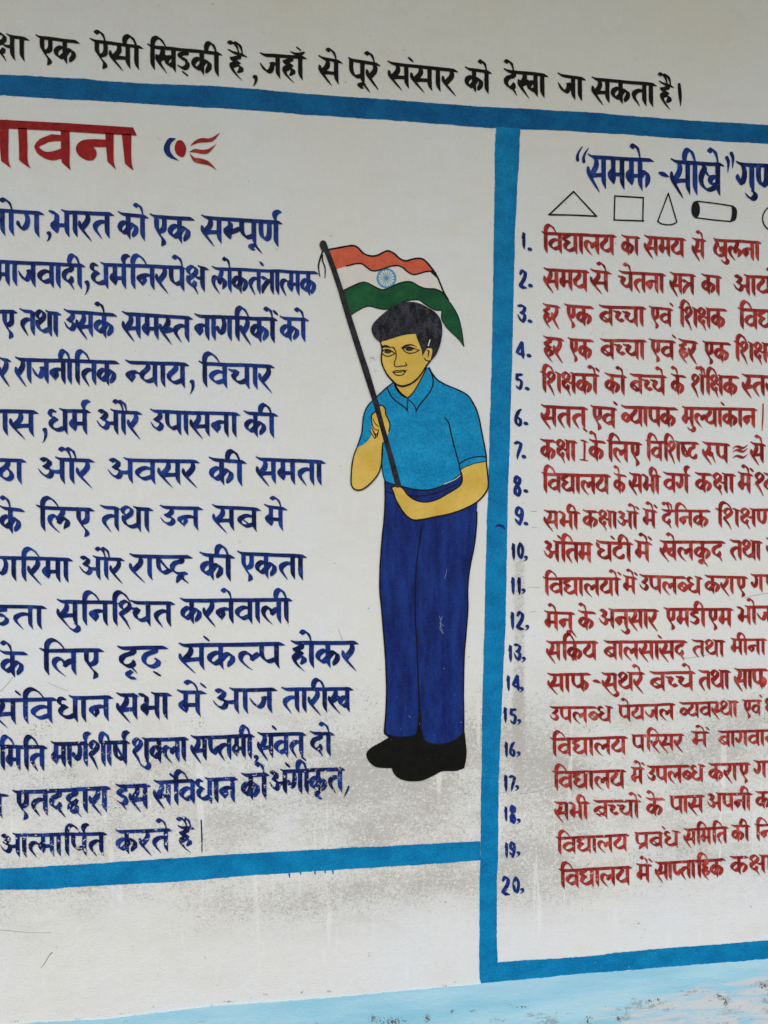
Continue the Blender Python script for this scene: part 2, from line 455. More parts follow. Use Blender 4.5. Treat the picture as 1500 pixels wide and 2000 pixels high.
m_s = [[(.22, 0), (.22, .35), (.23, .62), (.24, .84, .15)], [(.20, .40), (.10, .53), (.12, .66), (.22, .82, .3)], [(.17, .55), (.36, .53), (.54, .53)]]
glyph('m', .70, m_s + [stem(.56)])
glyph('jh', 1.0, m_s + [stem(.56), [(.56, .58), (.68, .44), (.78, .40), (.87, .52), (.86, .68), (.79, .9, .25)]], .56)
glyph('m_', .56, [[(.27, .16), (.26, .45), (.27, .80, .2)], [(.24, .34), (.11, .48), (.13, .62), (.25, .80, .3)], [(.2, .54), (.38, .48), (.62, .34)]])
glyph('y', .74, [[(.28, .02), (.345, .14), (.27, .29), (.14, .42), (.1, .5)], [(.1, .48), (.11, .62), (.22, .75), (.38, .77), (.58, .66)], stem(.60)])
glyph('r', .46, [rA, rB], .33, .2)
glyph('ru', .66, [rA, rB, [(.2, .56), (.32, .44), (.44, .44), (.46, .56), (.34, .62)], [(.42, .46, .7), (.54, .70, .6), (.68, 1.02, .15)]], .33)
l_s = [[(.44, .60, .8), (.38, .42), (.28, .33), (.16, .36), (.1, .5), (.14, .68, .8), (.28, .88, .6), (.44, 1.04, .15)], [(.40, .62, .7), (.48, .5), (.58, .40), (.68, .40)]]
glyph('l', .82, l_s + [stem(.68)])
glyph('lb', .82, [[(.52, 0), (.54, .15), (.44, .38), (.38, .5)], l_s[0], [(.40, .62, .8), (.50, .46), (.62, .42), (.71, .54), (.68, .68), (.58, .86, .25)]], .54, .5)
glyph('l_', .56, [l_s[0], [(.40, .62, .7), (.48, .5), (.60, .38)]])
s_r = [(.09, .40, .45), (.1, .52, .9), (.17, .63), (.28, .82, .6), (.42, 1.12, .15)]
glyph('S', .80, [loopL, s_r, stem(.66)], hl=(.46, .80))
glyph('S_', .42, [loopL, s_r], hl=False)
xd = [(.17, .12, .6), (.30, .36, .7), (.46, .60, .7)]
glyph('X', .70, [p_u, xd, stem(.56)])
glyph('X_', .46, [[(.13, 0), (.13, .35), (.18, .56), (.30, .68), (.48, .56)], xd])
glyph('s', .78, [rA, rB, [(.16, .62), (.34, .58), (.62, .56)], stem(.64)])
glyph('s_', .50, [rA, rB, [(.16, .62), (.34, .58), (.50, .50)]], .3)
glyph('h', .53, [[(.34, 0), (.35, .12), (.24, .2), (.13, .26)], [(.12, .26), (.18, .36), (.34, .36)], [(.34, .38), (.20, .47), (.12, .58), (.15, .74, .8), (.28, .94, .6), (.46, 1.13, .15)],
                 [(.16, .62, .8), (.30, .52, .8), (.42, .58), (.42, .70), (.32, .84, .4)]], .35, .3)
three = [[(.13, .05), (.22, -.01), (.34, .05), (.34, .19), (.22, .35)], [(.21, .35), (.35, .40), (.42, .53), (.38, .68), (.28, .74), (.14, .62, .6), (.02, .42, .2)]]
glyph('A', .86, three + [[(.40, .48), (.53, .52), (.70, .50)], stem(.72)], hl=(.52, .86))
glyph('U', .50, [[(.32, 0), (.38, .12), (.34, .25), (.20, .38)], [(.20, .38), (.34, .43), (.42, .56), (.37, .70), (.26, .75), (.13, .64, .6), (.02, .45, .2)]], .34)
glyph('I', .54, [[(.38, 0), (.38, .12)], [(.38, .15), (.2, .19), (.11, .30), (.18, .39), (.36, .42)], [(.36, .43), (.44, .56), (.38, .71), (.24, .72, .8), (.1, .60, .3)], [(.26, .74, .7), (.44, 1.02, .15)]], .38)
glyph('E', .66, [[(.24, 0), (.24, .35), (.28, .50), (.36, .60, .8)], [(.52, 0), (.53, .3), (.51, .46), (.42, .56), (.32, .57)],
                 [(.29, .54, .8), (.37, .72, .5), (.48, .87, .7), (.51, 1.0, .95), (.43, 1.15, .2)]], .52)
glyph('aa', .28, [stem(.14)])
glyph('i', .34, [stem(.21), [(.21, .02), (.20, -.18), (.26, -.36), (.38, -.44), (.51, -.38, .85), (.64, -.22, .5), (.75, -.02, .3)]])
glyph('ii', .28, [stem(.14), [(-.24, .02, .8), (-.27, -.16), (-.22, -.34), (-.12, -.42), (-.01, -.36, .85), (.08, -.2, .55), (.14, 0, .45)]])
glyph('sp', .3, [], hl=False)

def word(pb, spec, tone_base=.5):
    toks, x0, y0, x1, y1, h = spec[:6]
    wt = spec[6] if len(spec) > 6 else 1.0
    pen = 0.; st = []; hl = []; top = bot = .3
    for tk in toks.split():
        if tk in ('e', 'ai', 'M', 'MM', 'R', 'u', 'uu', 'ri', 'H', 'em'):
            a, b = top, bot
            if tk in ('e', 'em'): st.append(e_mark(a))
            elif tk == 'ai': st += [e_mark(a, .0, 1.), e_mark(a, .13, .8)]
            elif tk == 'M': st.append([(a + .1, -.33, .8), (a + .16, -.24, .9)])
            elif tk == 'MM': st += [[(a - .34, -.22, .4), (a - .2, -.14, .8), (a - .02, -.14, .8), (a + .14, -.24, .3)], [(a - .1, -.42, .7), (a - .04, -.36, .8)]]
            elif tk == 'R': st.append([(a + .14, -.44, .8), (a + .02, -.40), (a - .05, -.26), (a - .02, -.1, .6), (a + .03, .02, .4)])
            elif tk == 'u': st.append([(b + .02, .94, .7), (b + .10, 1.0, .9), (b + .11, 1.12), (b + .0, 1.22), (b - .13, 1.16, .7), (b - .26, 1.02, .2)])
            elif tk == 'uu': st += [[(b + .06, .96, .7), (b - .08, 1.02), (b - .12, 1.12), (b - .02, 1.14, .7)], [(b + .04, 1.0, .6), (b + .16, 1.16, .6), (b + .28, 1.32, .12)]]
            elif tk == 'ri': st.append([(b + .02, .94, .8), (b - .08, 1.06), (b - .04, 1.18, .9), (b + .1, 1.22, .7)])
            elif tk == 'H': st.append([(b + .02, 1.0, .4), (b + .1, 1.08, .9), (b + .2, 1.18, .15)])
            continue
        if tk in ('o', 'au'):
            adv, ss, tp, bt, hh = G['aa']
        else:
            adv, ss, tp, bt, hh = G[tk]
        for s in ss: st.append([(p[0] + pen,) + tuple(p[1:]) for p in s])
        if hh: hl.append((pen, pen + adv) if hh is True else (pen + hh[0], pen + hh[1]))
        top, bot = pen + tp, pen + bt
        if tk == 'o': st.append(e_mark(top))
        if tk == 'au': st += [e_mark(top, -.02, 1.), e_mark(top, .12, .8)]
        pen += adv
    pad = .10 if hl else 0
    if hl: hl[-1] = (hl[-1][0], hl[-1][1] + pad)
    W = max(pen + pad, .1)
    runs = []
    for a, b in hl:
        if runs and a - runs[-1][1] < .06: runs[-1][1] = b
        else: runs.append([a, b])
    sx = (x1 - x0) / W
    tilt = (y1 - y0) / W
    wt *= min(1., max(.78, sx / h + .08))
    nx, ny, e = .099 * h * wt, .071 * h * wt, .033 * h * wt
    def path(s, n=4):
        s = [(p[0], p[1], p[2] if len(p) > 2 else 1.) for p in s]
        return [(x0 + a * sx, y0 + a * tilt + b * h, c) for a, b, c in crom(s, False, n)]
    for a, b in runs:
        k = .09 * h / sx
        en = .06
        body = [(a + k * .6, -en * 1.25, .62), (a + k * .9 + .05, -.03, .85), (a + k + .16, -.004, .95)]
        m = max(1, int((b - a) / .5))
        for i in range(1, m):
            body.append((a + (b - a) * i / m, random.uniform(-.012, .012), random.uniform(.92, 1.05)))
        body += [(b - .17, 0, .95), (b - .09, .012, .7), (b - .015, .05, .22)]
        if body[-3][0] <= body[2][0]: body = [(a + k * .8, -en, .85), ((a + b) / 2, 0, .9), (b - .02, .03, .45)]
        pb.sweep(path(body, 4), nx, ny, e, tone_base + random.uniform(-.25, .25))
    for s in st:
        jx, jy = random.uniform(-.012, .012), random.uniform(-.012, .012)
        s = [(p[0] + jx, p[1] + jy) + tuple(p[2:]) for p in s]
        pb.sweep(path(s), nx, ny, e, tone_base + random.uniform(-.45, .45))

def comma(pb, x, y0, y1, r=3.6):
    h = y1 - y0
    pb.pen([(x - 1, y0 + r, .9), (x + 1.5, y0 + r * 1.1, 1.1), (x + 2.5, y0 + h * .5, .8), (x, y0 + h * .8, .45), (x - 3.5, y1, .1)], r, .5)

def bar(pb, x, y0, x1, y1, wd=3.2, taper=.6):
    pb.pen([(x, y0, .8), ((x + x1) / 2 + .4, (y0 + y1) / 2, 1), (x1, y1, taper)], wd / 2)

# ------------------------------------------------------------------ the writing
# words: (brush tokens, x0, y0, x1, y1, height) measured on the photograph
SLOGAN = [("ks aa", -17, 67, 58, 77, 45), ("E k", 70, 73, 156, 83, 45), ("E em s ii", 176, 80, 280, 93, 45),
          ("i kh Rd k ii", 288, 91, 434, 106, 45), ("h ai", 446, 101, 483, 110, 44), ("j h aa MM", 508, 108, 599, 113, 44),
          ("s e", 622, 113, 669, 122, 44), ("p uu r e", 680, 117, 743, 127, 44), ("s M s aa r", 757, 124, 895, 139, 44),
          ("k o", 908, 135, 960, 142, 43), ("d e kh aa", 984, 139, 1070, 148, 44), ("j aa", 1089, 147, 1144, 155, 43),
          ("s k t aa", 1156, 155, 1282, 166, 43), ("h ai", 1287, 162, 1316, 170, 41)]
LEFT = [
 [("l o g", -40, 409, 87, 417, 48), ("bh aa r t", 97, 414, 223, 418.5, 48), ("k o", 230.5, 418, 290, 424, 47), ("E k", 293, 423, 380, 428, 49), ("s m_ p uu N R", 393.5, 425, 551.6, 435, 48)],
 [("m aa j v aa d ii", -12, 511, 167, 519, 46), ("dh m R i n r p e ks", 175, 516.5, 408, 524.6, 46), ("lb o k t M tr aa t_ m k", 413.5, 524.6, 621.6, 533, 46)],
 [("i l E", -60, 607.5, 34.5, 609, 46), ("t th aa", 38.5, 607.5, 119.7, 613, 46), ("U s k e", 125, 608.6, 228.6, 615.6, 46), ("s m s_ t", 238.5, 613, 376.7, 621.5, 47), ("n aa g i r k o M", 380, 617.5, 542, 624, 46), ("k o", 546.5, 622, 603.4, 624.5, 44)],
 [("r", -3, 702, 22, 704, 46), ("r aa j n ii i t k", 30, 702, 233, 708, 46), ("n_ y aa y", 245, 708, 369.7, 712, 46), ("i v c aa r", 388, 710, 536.5, 716, 46)],
 [("v aa s", -46, 801, 76, 805, 48), ("dh m R", 93, 802, 178, 803.5, 46), ("A au r", 188.5, 802, 277.6, 807, 45), ("U p aa s n aa", 293.5, 803.5, 469.5, 809, 45), ("k ii", 476, 807, 543.5, 810.5, 45)],
 [("X_ Th aa", -32, 898, 52, 900, 46), ("A au r", 74, 896, 185.5, 900, 47), ("A v s r", 209.5, 898, 390, 901.5, 46), ("k ii", 408, 897.5, 482, 902.6, 48), ("s m t aa", 500, 897, 636, 902.6, 46)],
 [("k e", -1, 992, 48.5, 997, 47), ("i lb E", 71, 991, 185, 995.5, 46), ("t th aa", 196, 991, 300, 995, 45), ("U n", 312, 991, 397, 993, 43), ("s b", 414.5, 990, 510, 995, 44), ("m e", 516, 989, 561.7, 994, 43)],
 [("g i r m aa", -8, 1089, 143, 1093, 45), ("A au r", 154, 1088, 244, 1093, 42), ("r aa X_ Tr", 253, 1086, 376.7, 1087.5, 46), ("k ii", 390, 1083, 459, 1087.5, 48), ("E k t aa", 463.5, 1081, 599, 1086.5, 46)],
 [("D t aa", -14, 1184, 92, 1186, 43), ("s u i n i S_ c t", 111.5, 1175, 342, 1178, 46), ("k r n e v aa l ii", 352, 1173, 571.5, 1171, 46)],
 [("k e", 0, 1275, 55, 1276, 47), ("i l E", 77.5, 1271, 203.7, 1269.5, 48), ("d ri Rh", 229, 1266.7, 329, 1264, 48), ("s M k l_ p", 349, 1261, 556.7, 1257, 48), ("h o k r", 568, 1256, 700.7, 1254.7, 49)],
 [("s M i v", -18, 1368, 114, 1365, 47), ("dh aa n", 110, 1364, 221.6, 1361, 47), ("s bh aa", 227.5, 1358, 336, 1356, 48), ("m e M", 346, 1352, 404, 1352, 47), ("A aa j", 415, 1348.5, 542, 1346, 46), ("t aa r ii kh", 549.5, 1346.7, 690.5, 1345, 45)],
 [("i m i t", -4, 1458, 93, 1459, 46), ("m aa g R S ii X R", 100, 1453, 254, 1449, 46), ("S u k_ l aa", 258, 1446, 368.7, 1442, 45), ("s p_ t m ii", 373, 1441, 497.5, 1436.5, 45), ("s M v t H", 503, 1434.7, 598, 1433, 45), ("d o", 604.7, 1432, 654, 1433, 44)],
 [("aa", -12, 1552, 17, 1552, 45), ("E t d_ dv aa r aa", 24.5, 1548, 217, 1538, 47), ("I s", 226, 1536, 294.5, 1533, 46), ("s M i v dh aa n", 300.5, 1528.5, 464.7, 1520, 46), ("k o", 471, 1514.7, 526, 1511.5, 48), ("A M g ii k ri t", 526, 1508, 673.5, 1501, 45)],
 [("A aa t_ m aa i p R t", 0, 1631.7, 210, 1627.5, 42), ("k r t e", 226, 1625, 337, 1620, 43), ("h ai", 347, 1616.5, 381, 1616.5, 42)]]
COMMAS = {0: [(95, 452, 472)], 1: [(169.5, 548, 576)], 3: [(374.5, 742, 770)], 4: [(87, 836, 865)], 11: [(499.5, 1474, 1489)]}
RIGHT = [
 [("i v dy aa l y", 1057.5, 456, 1204, 461.6, 38), ("k aa", 1213, 462, 1250, 464.5, 36), ("s m y", 1258, 463, 1339.5, 468, 36), ("s e", 1351.5, 468, 1379, 470, 37), ("kh_ u lb n aa", 1393, 469, 1486.5, 474, 36)],
 [("s m y", 1061.6, 527, 1151, 531, 39), ("s e", 1152.5, 529, 1194.6, 533.6, 38), ("c e t n aa", 1208.7, 532, 1300, 537, 37), ("s tr", 1308, 535, 1358.7, 538.6, 38), ("k aa", 1369.5, 538, 1409.6, 541.7, 36), ("A aa y o", 1432, 539, 1521, 543, 37)],
 [("h r", 1060, 596, 1094, 600, 38), ("E k", 1101.6, 597, 1159.7, 601, 37), ("b c_ c aa", 1169.5, 599, 1262, 602, 37), ("E v M", 1267, 601, 1314, 605, 34), ("i S ks k", 1325, 603, 1420, 606, 37), ("i v dy aa", 1440.6, 604.7, 1522, 608, 38)],
 [("h r", 1061, 660, 1101.6, 664, 40), ("E k", 1108.4, 663, 1159.7, 666, 38), ("b c_ c aa", 1172, 665, 1263, 666, 37), ("E v M", 1267, 665, 1319.6, 668, 36), ("h r", 1325, 665, 1363, 669.5, 38), ("E k", 1371.6, 669.5, 1427.6, 672, 36), ("i S ks k", 1433.4, 669.5, 1531, 675, 36)],
 [("i S ks k o M", 1055, 729, 1170.5, 733, 38), ("k o", 1181, 731.5, 1224, 736, 37), ("b c_ c e", 1230, 733, 1302, 736, 37), ("k e", 1310, 733, 1340, 736, 37), ("S ai i ks k", 1350, 734, 1443.6, 737, 37), ("s_ t r", 1449, 734, 1516, 737, 38)],
 [("s t t H", 1056.6, 794, 1148, 798, 39), ("E v M", 1153, 795, 1204.7, 799, 38), ("v_ y aa p k", 1212.8, 795, 1323.6, 798.6, 37), ("m u l_ y aa M k aa n", 1331.7, 797, 1478.7, 800, 36)],
 [("k ks aa", 1055, 860.7, 1127.7, 863.4, 38), ("k e", 1150, 861, 1183, 864, 38), ("i l E", 1184.7, 863.4, 1254, 867, 38), ("i v i S X_ T", 1260.6, 863, 1365, 866, 37), ("ru p", 1372, 866, 1426, 869, 36), ("s e", 1465.4, 866.5, 1495.5, 869.5, 36)],
 [("i v dy aa l y", 1057.5, 926, 1193, 929.5, 37), ("k e", 1198, 926.4, 1224, 930, 36), ("s bh ii", 1228.5, 926.4, 1291, 930, 36), ("v g R", 1295, 925, 1348, 928, 36), ("k ks aa", 1357.4, 926, 1437.4, 928, 36), ("m e M", 1441, 925, 1471, 928, 37), ("S_ y aa", 1474, 926, 1536, 929, 37)],
 [("s bh ii", 1062, 999, 1133.4, 1001, 34), ("k ks aa A o M", 1138, 998.7, 1248, 1001, 33), ("m e M", 1255, 996, 1283.6, 999, 34), ("d ai i n k", 1292, 997.4, 1388.4, 998, 33), ("i S ks N", 1397.4, 996, 1514, 996, 34)],
 [("A M i t m", 1061.6, 1058.6, 1158, 1062, 38), ("gh M T ii", 1164, 1058.6, 1237, 1062, 37), ("m e M", 1239, 1058, 1273.7, 1062, 37), ("kh e l k uu d", 1288.5, 1058.6, 1416.6, 1059, 36), ("t th aa", 1425, 1057, 1489, 1059, 36), ("s", 1496, 1054, 1532, 1055, 36)],
 [("i v dy aa l y o M", 1060, 1130, 1212.8, 1130, 34), ("m e M", 1216.4, 1125.6, 1245, 1130, 32), ("U p l b_ dh", 1248.5, 1124.7, 1372.5, 1129, 34), ("k r aa E", 1375.8, 1126, 1460.7, 1128, 33), ("g E", 1466, 1124, 1516, 1124, 32)],
 [("m e n uu", 1063, 1195.8, 1123, 1198, 35), ("k e", 1129, 1195, 1164, 1197, 35), ("A n u s aa r", 1169.5, 1192, 1286.7, 1192, 36), ("E m D ii E m", 1296, 1190, 1432.5, 1190, 35), ("bh o j n", 1439, 1186.4, 1536, 1184, 34)],
 [("s i kr y", 1067, 1255, 1168.5, 1254, 36), ("b aa l s aa M s d", 1179, 1254, 1342.5, 1253, 35), ("t th aa", 1351, 1252, 1417, 1252, 31), ("m ii n aa", 1426.5, 1249, 1498, 1249, 30)],
 [("s aa ph", 1069, 1318, 1154.5, 1316, 35), ("s u th r e", 1175, 1317, 1259.7, 1314.5, 35), ("b c_ c e", 1268.7, 1314.5, 1358.7, 1313, 36), ("t th aa", 1364, 1312, 1427, 1311, 36), ("s aa ph", 1434, 1308.6, 1500, 1308, 37)],
 [("U p l b_ dh", 1073, 1382, 1198, 1381, 31), ("p e y j l", 1206.7, 1379, 1319.5, 1375, 31), ("v_ y v s_ th aa", 1326, 1374, 1443, 1370, 30), ("E v M", 1449.6, 1369, 1488, 1368, 30), ("S au", 1494, 1367, 1530, 1366, 31)],
 [("i v dy aa l y", 1074, 1444, 1226.5, 1439.6, 34), ("p i r s r", 1233, 1437, 1336.7, 1434.5, 31), ("m e M", 1349.7, 1430.6, 1386, 1430, 29), ("b aa g v aa n ii", 1402, 1429.7, 1530, 1425, 30)],
 [("i v dy aa l y", 1078, 1509, 1223.4, 1505, 35), ("m e M", 1232, 1501, 1258.8, 1500, 32), ("U p l b_ dh", 1263, 1498, 1377.6, 1495, 33), ("k r aa E", 1383, 1493.5, 1465.8, 1491, 33), ("g E", 1471.5, 1488, 1522, 1486, 32)],
 [("s bh ii", 1082.5, 1568.5, 1151.8, 1567, 34), ("b c_ c o M", 1158.4, 1565.5, 1252.5, 1563.7, 34), ("k e", 1261.9, 1561, 1298.8, 1560, 34), ("p aa s", 1307.4, 1557, 1376.7, 1554, 33), ("A p n ii", 1380.8, 1551, 1469.4, 1550, 33), ("k ks aa", 1475, 1548, 1546, 1545, 32)],
 [("i v dy aa l y", 1085, 1637.5, 1229, 1630, 32), ("pr b M dh", 1239, 1628, 1329.5, 1624, 31), ("s i m i t", 1335, 1621, 1422.6, 1615.5, 31), ("k ii", 1428, 1613.6, 1465, 1612.5, 30), ("i n", 1473, 1612, 1513, 1610, 31)],
 [("i v dy aa l y", 1090.6, 1700.5, 1234.6, 1693, 35), ("m e M", 1242.6, 1689.7, 1273.7, 1689, 34), ("s aa p_ t aa i h k", 1279.5, 1686, 1416.6, 1678, 34), ("k ks aa", 1425, 1675, 1512, 1671, 33)]]
TITLE = [("s m jh e", 1146.7, 306.7, 1276.7, 313.3, 60, .84), ("s ii kh_ e", 1309, 316, 1414, 321.7, 62, .82), ("g u N", 1436.7, 320.7, 1522, 326, 54, .9)]

DIG = {'1': [[(.1, .34, .4), (.42, .16, .8)], [(.55, .06), (.55, .4), (.57, .75, .9), (.66, 1.0, .15)]],
       '2': [[(.12, .24, .6), (.35, .06), (.72, .12), (.74, .36), (.42, .64), (.14, .84), (.34, .94), (.62, .92), (.92, .96, .4)]],
       '3': [[(.1, .08, .8), (.5, .06), (.84, .16), (.72, .38), (.42, .48)], [(.42, .46), (.80, .54), (.84, .76), (.58, .94), (.28, .80, .7), (.02, .56, .3)]],
       '4': [[(.66, .08), (.36, .36), (.12, .62), (.34, .72), (.86, .72, .8)], [(.68, .10), (.72, .5), (.76, .80), (.84, 1.0, .2)]],
       '5': [[(.9, .1, .8), (.55, .12), (.2, .12)], [(.2, .12), (.18, .42)], [(.18, .42), (.6, .40), (.86, .56), (.76, .84), (.45, .94), (.1, .76, .3)]],
       '6': [[(.88, .04, .4), (.5, .2), (.2, .5), (.18, .78), (.5, .96), (.82, .84), (.72, .58), (.4, .54)]],
       '7': [[(.06, .14, .8), (.45, .08), (.84, .14), (.78, .36), (.56, .6, .9), (.42, .80, .7), (.38, 1.0, .2)]],
       '8': [[(.5, .46), (.18, .28), (.32, .06), (.68, .06), (.78, .26), (.5, .46), (.2, .66), (.26, .92), (.62, .96), (.8, .74), (.5, .46)]],
       '9': [[(.76, .40), (.42, .50), (.16, .30), (.34, .06), (.72, .08), (.86, .36), (.74, .68), (.54, .94, .7)], [(.54, .94, .8), (.3, .80), (.04, .62, .3)]],
       '0': [[(.5, .04), (.16, .3), (.14, .66), (.48, .95), (.84, .68), (.84, .3), (.5, .04)]]}
def digit(pb, ch, x0, y0, x1, y1):
    wd, h = x1 - x0, y1 - y0
    t = random.uniform(.2, .8)
    n = h * .107
    for s in DIG[ch]:
        s = [(p[0], p[1], p[2] if len(p) > 2 else 1.) for p in s]
        pb.sweep([(x0 + 2 + a * (wd - 4), y0 + b * h, c) for a, b, c in crom(s, False, 5)], n * .82, n * .56, n * .40, t)
        t += random.uniform(-.15, .15)
def dot(pb, x, y, r=3.1):
    pb.pen([(x - 2.6, y - 1.0, .8), (x, y, 1.15), (x + 3.4, y + 1.6, .5)], r, .4)
NUMS = [[("1", 1017, 454, 1028, 487), 1034.6, 487], [("2", 1012, 527, 1031, 564), 1036, 558], [("3", 1009, 595, 1029, 630), 1035, 627.5],
        [("4", 1006, 666, 1027, 701), 1033, 694.7], [("5", 1005, 728, 1022, 761), 1029.6, 759], [("6", 1003, 798, 1021, 832), 1027, 827],
        [("7", 1003, 861, 1021, 897), 1023, 892], [("8", 1001, 930, 1020, 968), 1027, 959], [("9", 1003.5, 990, 1024, 1026.6), 1027, 1022.5],
        [("1", 997, 1061, 1008, 1094), ("0", 1009, 1060, 1024, 1091), 1026, 1090], [("1", 996, 1127, 1007, 1161.6), ("1", 1008, 1127, 1019, 1161.6), 1021.5, 1154],
        [("1", 995, 1195, 1006, 1230), ("2", 1006.5, 1194, 1026, 1230), 1028.7, 1225], [("1", 991, 1259.6, 1002, 1293), ("3", 1002, 1257, 1019, 1290), 1022, 1287],
        [("1", 987, 1319, 998, 1349.6), ("4", 999, 1317, 1017, 1349.6), 1018, 1346], [("1", 981, 1381, 992, 1411.7), ("5", 994, 1382, 1010, 1414), 1013, 1409],
        [("1", 983, 1448.6, 994, 1479), ("6", 993, 1448, 1008, 1477), 1012, 1472], [("1", 982, 1513, 993, 1545.7), ("7", 993, 1513, 1008, 1545), 1009, 1538],
        [("1", 982.5, 1575, 993, 1604), ("8", 994, 1573, 1009, 1607), 1012, 1603], [("1", 984, 1645, 994, 1676), ("9", 993, 1644, 1008, 1675), 1011.5, 1667],
        [("2", 978, 1711, 998, 1748), ("0", 1000, 1712, 1016, 1743.7), 1019, 1739]]

def line_of(name, words, mat, label, tone=.5, extra=(), parent=None):
    root = empty(name, parent, label)
    for sp in words:
        pb = Paint()
        word(pb, sp, tone)
        pb.build("word", mat, root, 5)
    for fn in extra:
        pb = Paint(); nm = fn(pb)
        pb.build(nm, mat, root, 5)
    return root

def mk_comma(c): return lambda pb: (comma(pb, *c), "comma")[1]
def mk_bar(*a, nm="full_stop"): return lambda pb: (bar(pb, *a), nm)[1]

def thing(name, label, cat):
    o = empty(name, None, label); o["category"] = cat; o["kind"] = "thing"
    return o
slogan = line_of("painted_slogan", SLOGAN, M['black'], "one line of black brush lettering above the blue border at the top of the wall", .6,
        [mk_comma((497.5, 147, 169)), mk_bar(1326, 165, 1329, 207, 7, .2)])
slogan["category"] = "slogan"; slogan["kind"] = "thing"
notice = thing("painted_notice", "large dark blue Hindi text under a red heading beside the painted boy", "notice")
listing = thing("painted_list", "numbered list in small red letters with blue numbers beside the upright border", "list")
ORD = "first second third fourth fifth sixth seventh eighth ninth tenth eleventh twelfth thirteenth fourteenth fifteenth sixteenth seventeenth eighteenth nineteenth twentieth".split()
for i, ws in enumerate(LEFT):
    ex = [mk_comma(c) for c in COMMAS.get(i, [])]
    if i == 12: ex.append(lambda pb: (pb.pen([(681, 1536, .9), (677, 1546, .9), (671.5, 1556, .2)], 2.2), "comma")[1])
    if i == 13: ex.append(mk_bar(393, 1601, 394.5, 1664, 3.0, .5))
    line_of("text_line", ws, M['navy'], ORD[i] + " dark blue line of Hindi text of the notice", .44 + max(0, i - 5) * .03, ex, notice)
for i, ws in enumerate(RIGHT):
    ex = []
    if i == 5: ex.append(mk_bar(1490, 789, 1488, 841, 2.8, .5))
    if i == 6:
        def roman(pb):
            pb.sweep(crom([(1134, 860, .5), (1141, 861, .8), (1148, 864, .3)]), 2.6, 1.9, .9, .4)
            pb.sweep([(1141.5, 862, .8), (1141.5, 880, .7), (1141, 898, .7)], 2.8, 1.9, .9, .6)
            pb.sweep(crom([(1132.5, 897.5, .4), (1141, 898.5, .7), (1149, 900, .2)]), 2.6, 1.9, .9, .5)
            return "roman_numeral"
        def waves(pb):
            for yy in (874.5, 881.5, 893):
                pb.pen([(1431, yy + 1.5, .3), (1437, yy - 2.5, .8), (1444, yy - 1.5, 1.5), (1451, yy + .5, 1), (1460, yy - 6, .2)], 2.0, .5)
            return "wave_mark"
        ex += [roman, waves]
    if i == 13:
        ex.append(lambda pb: (pb.pen([(1159, 1329.5, .7), (1165, 1330, 1.2), (1173, 1334, .2)], 2.6), "hyphen")[1])
    line_of("list_item", ws, M['red'], ORD[i] + " red item of the numbered list of the numbered list", .45, ex, listing)
for i, nn in enumerate(NUMS):
    root = empty("list_number", listing, "blue number " + "".join(d[0] for d in nn[:-2]) + " beside the red list")
    for d in nn[:-2]:
        pb = Paint(); digit(pb, *d); pb.build("digit", M['navy2'], root, 5)
    pb = Paint()
    dot(pb, nn[-2], nn[-1]) if i < 9 else comma(pb, nn[-2], nn[-1] - 5, nn[-1] + 6, 2.6)
    pb.build("dot", M['navy2'], root, 5)

def quotes_open(pb):
    for dx, dy in ((0, 0), (12, 3)):
        pb.pen([(1128 + dx, 313 + dy, 1.3), (1127.5 + dx, 305 + dy, 1.1), (1131 + dx, 296 + dy, .8), (1137 + dx, 287 + dy, .35)], 2.6, .5)
    return "quote_mark"
def quotes_close(pb):
    for dx, dy in ((0, 8), (9, 0)):
        pb.pen([(1419 + dx, 300 + dy, 1.3), (1422 + dx, 308 + dy, 1.1), (1422 + dx, 318 + dy, .7), (1421 + dx, 329 + dy, .2)], 2.8, .5)
    return "quote_mark"
def dash(pb):
    pb.pen([(1288, 338, .8), (1296, 341, 1.3), (1306, 346, .2)], 3.4, .5); return "hyphen"
line_of("list_heading", TITLE, M['navy'], "navy heading in quotation marks above the list", .55, [quotes_open, dash, quotes_close], listing)

# the big red heading of the left panel, cut by the edge of the picture
hd = empty("notice_heading", notice, "large dark red heading of the notice")
def T3(ps): return [(a / 3.0, 220 + b / 3.0) for a, b in ps]
pb = Paint()
pb.poly(T3([(-70, 36), (0, 42), (400, 63), (780, 88), (803, 136), (600, 126), (300, 106), (0, 93), (-70, 88)]), .7)
pb.poly(T3(crom([(-2, 80), (52, 84), (50, 200), (52, 285), (67, 328), (40, 308), (8, 285), (0, 200)], True, 3, (0, 1, 4, 6))), .5)
pb.build("letter", M['maroon'], hd, 5)
pb = Paint(); pb.poly(T3(crom([(106, 90), (158, 92), (162, 200), (163, 285), (181, 328), (140, 302), (113, 280), (112, 200)], True, 3, (0, 1, 4, 6))), .6)
pb.build("letter", M['maroon'], hd, 5)
pb = Paint()
pb.pen([(a / 3., 220 + b / 3., c) for a, b, c in [(358, 150, 1.0), (300, 150, 1.1), (245, 172, 1.0), (216, 200, .7), (240, 235, .9), (292, 255, 1.3), (358, 243, 1.6)]], 6.2, .4)
pb.poly(T3(crom([(357, 105), (408, 110), (410, 220), (408, 290), (414, 338), (390, 318), (362, 292), (358, 200)], True, 3, (0, 1, 4, 6))), .65)
pb.build("letter", M['maroon'], hd, 5)
pb = Paint()
pb.poly(T3(crom([(640, 160), (520, 157), (468, 172), (445, 208), (460, 250), (505, 278), (545, 279), (566, 252), (562, 220), (545, 203), (640, 203)], True, 4, (0, 9, 10))), .4)
pb.poly(T3(crom([(617, 120), (667, 124), (666, 220), (668, 290), (681, 336), (655, 312), (630, 288), (622, 200)], True, 3, (0, 1, 4, 6))), .6)
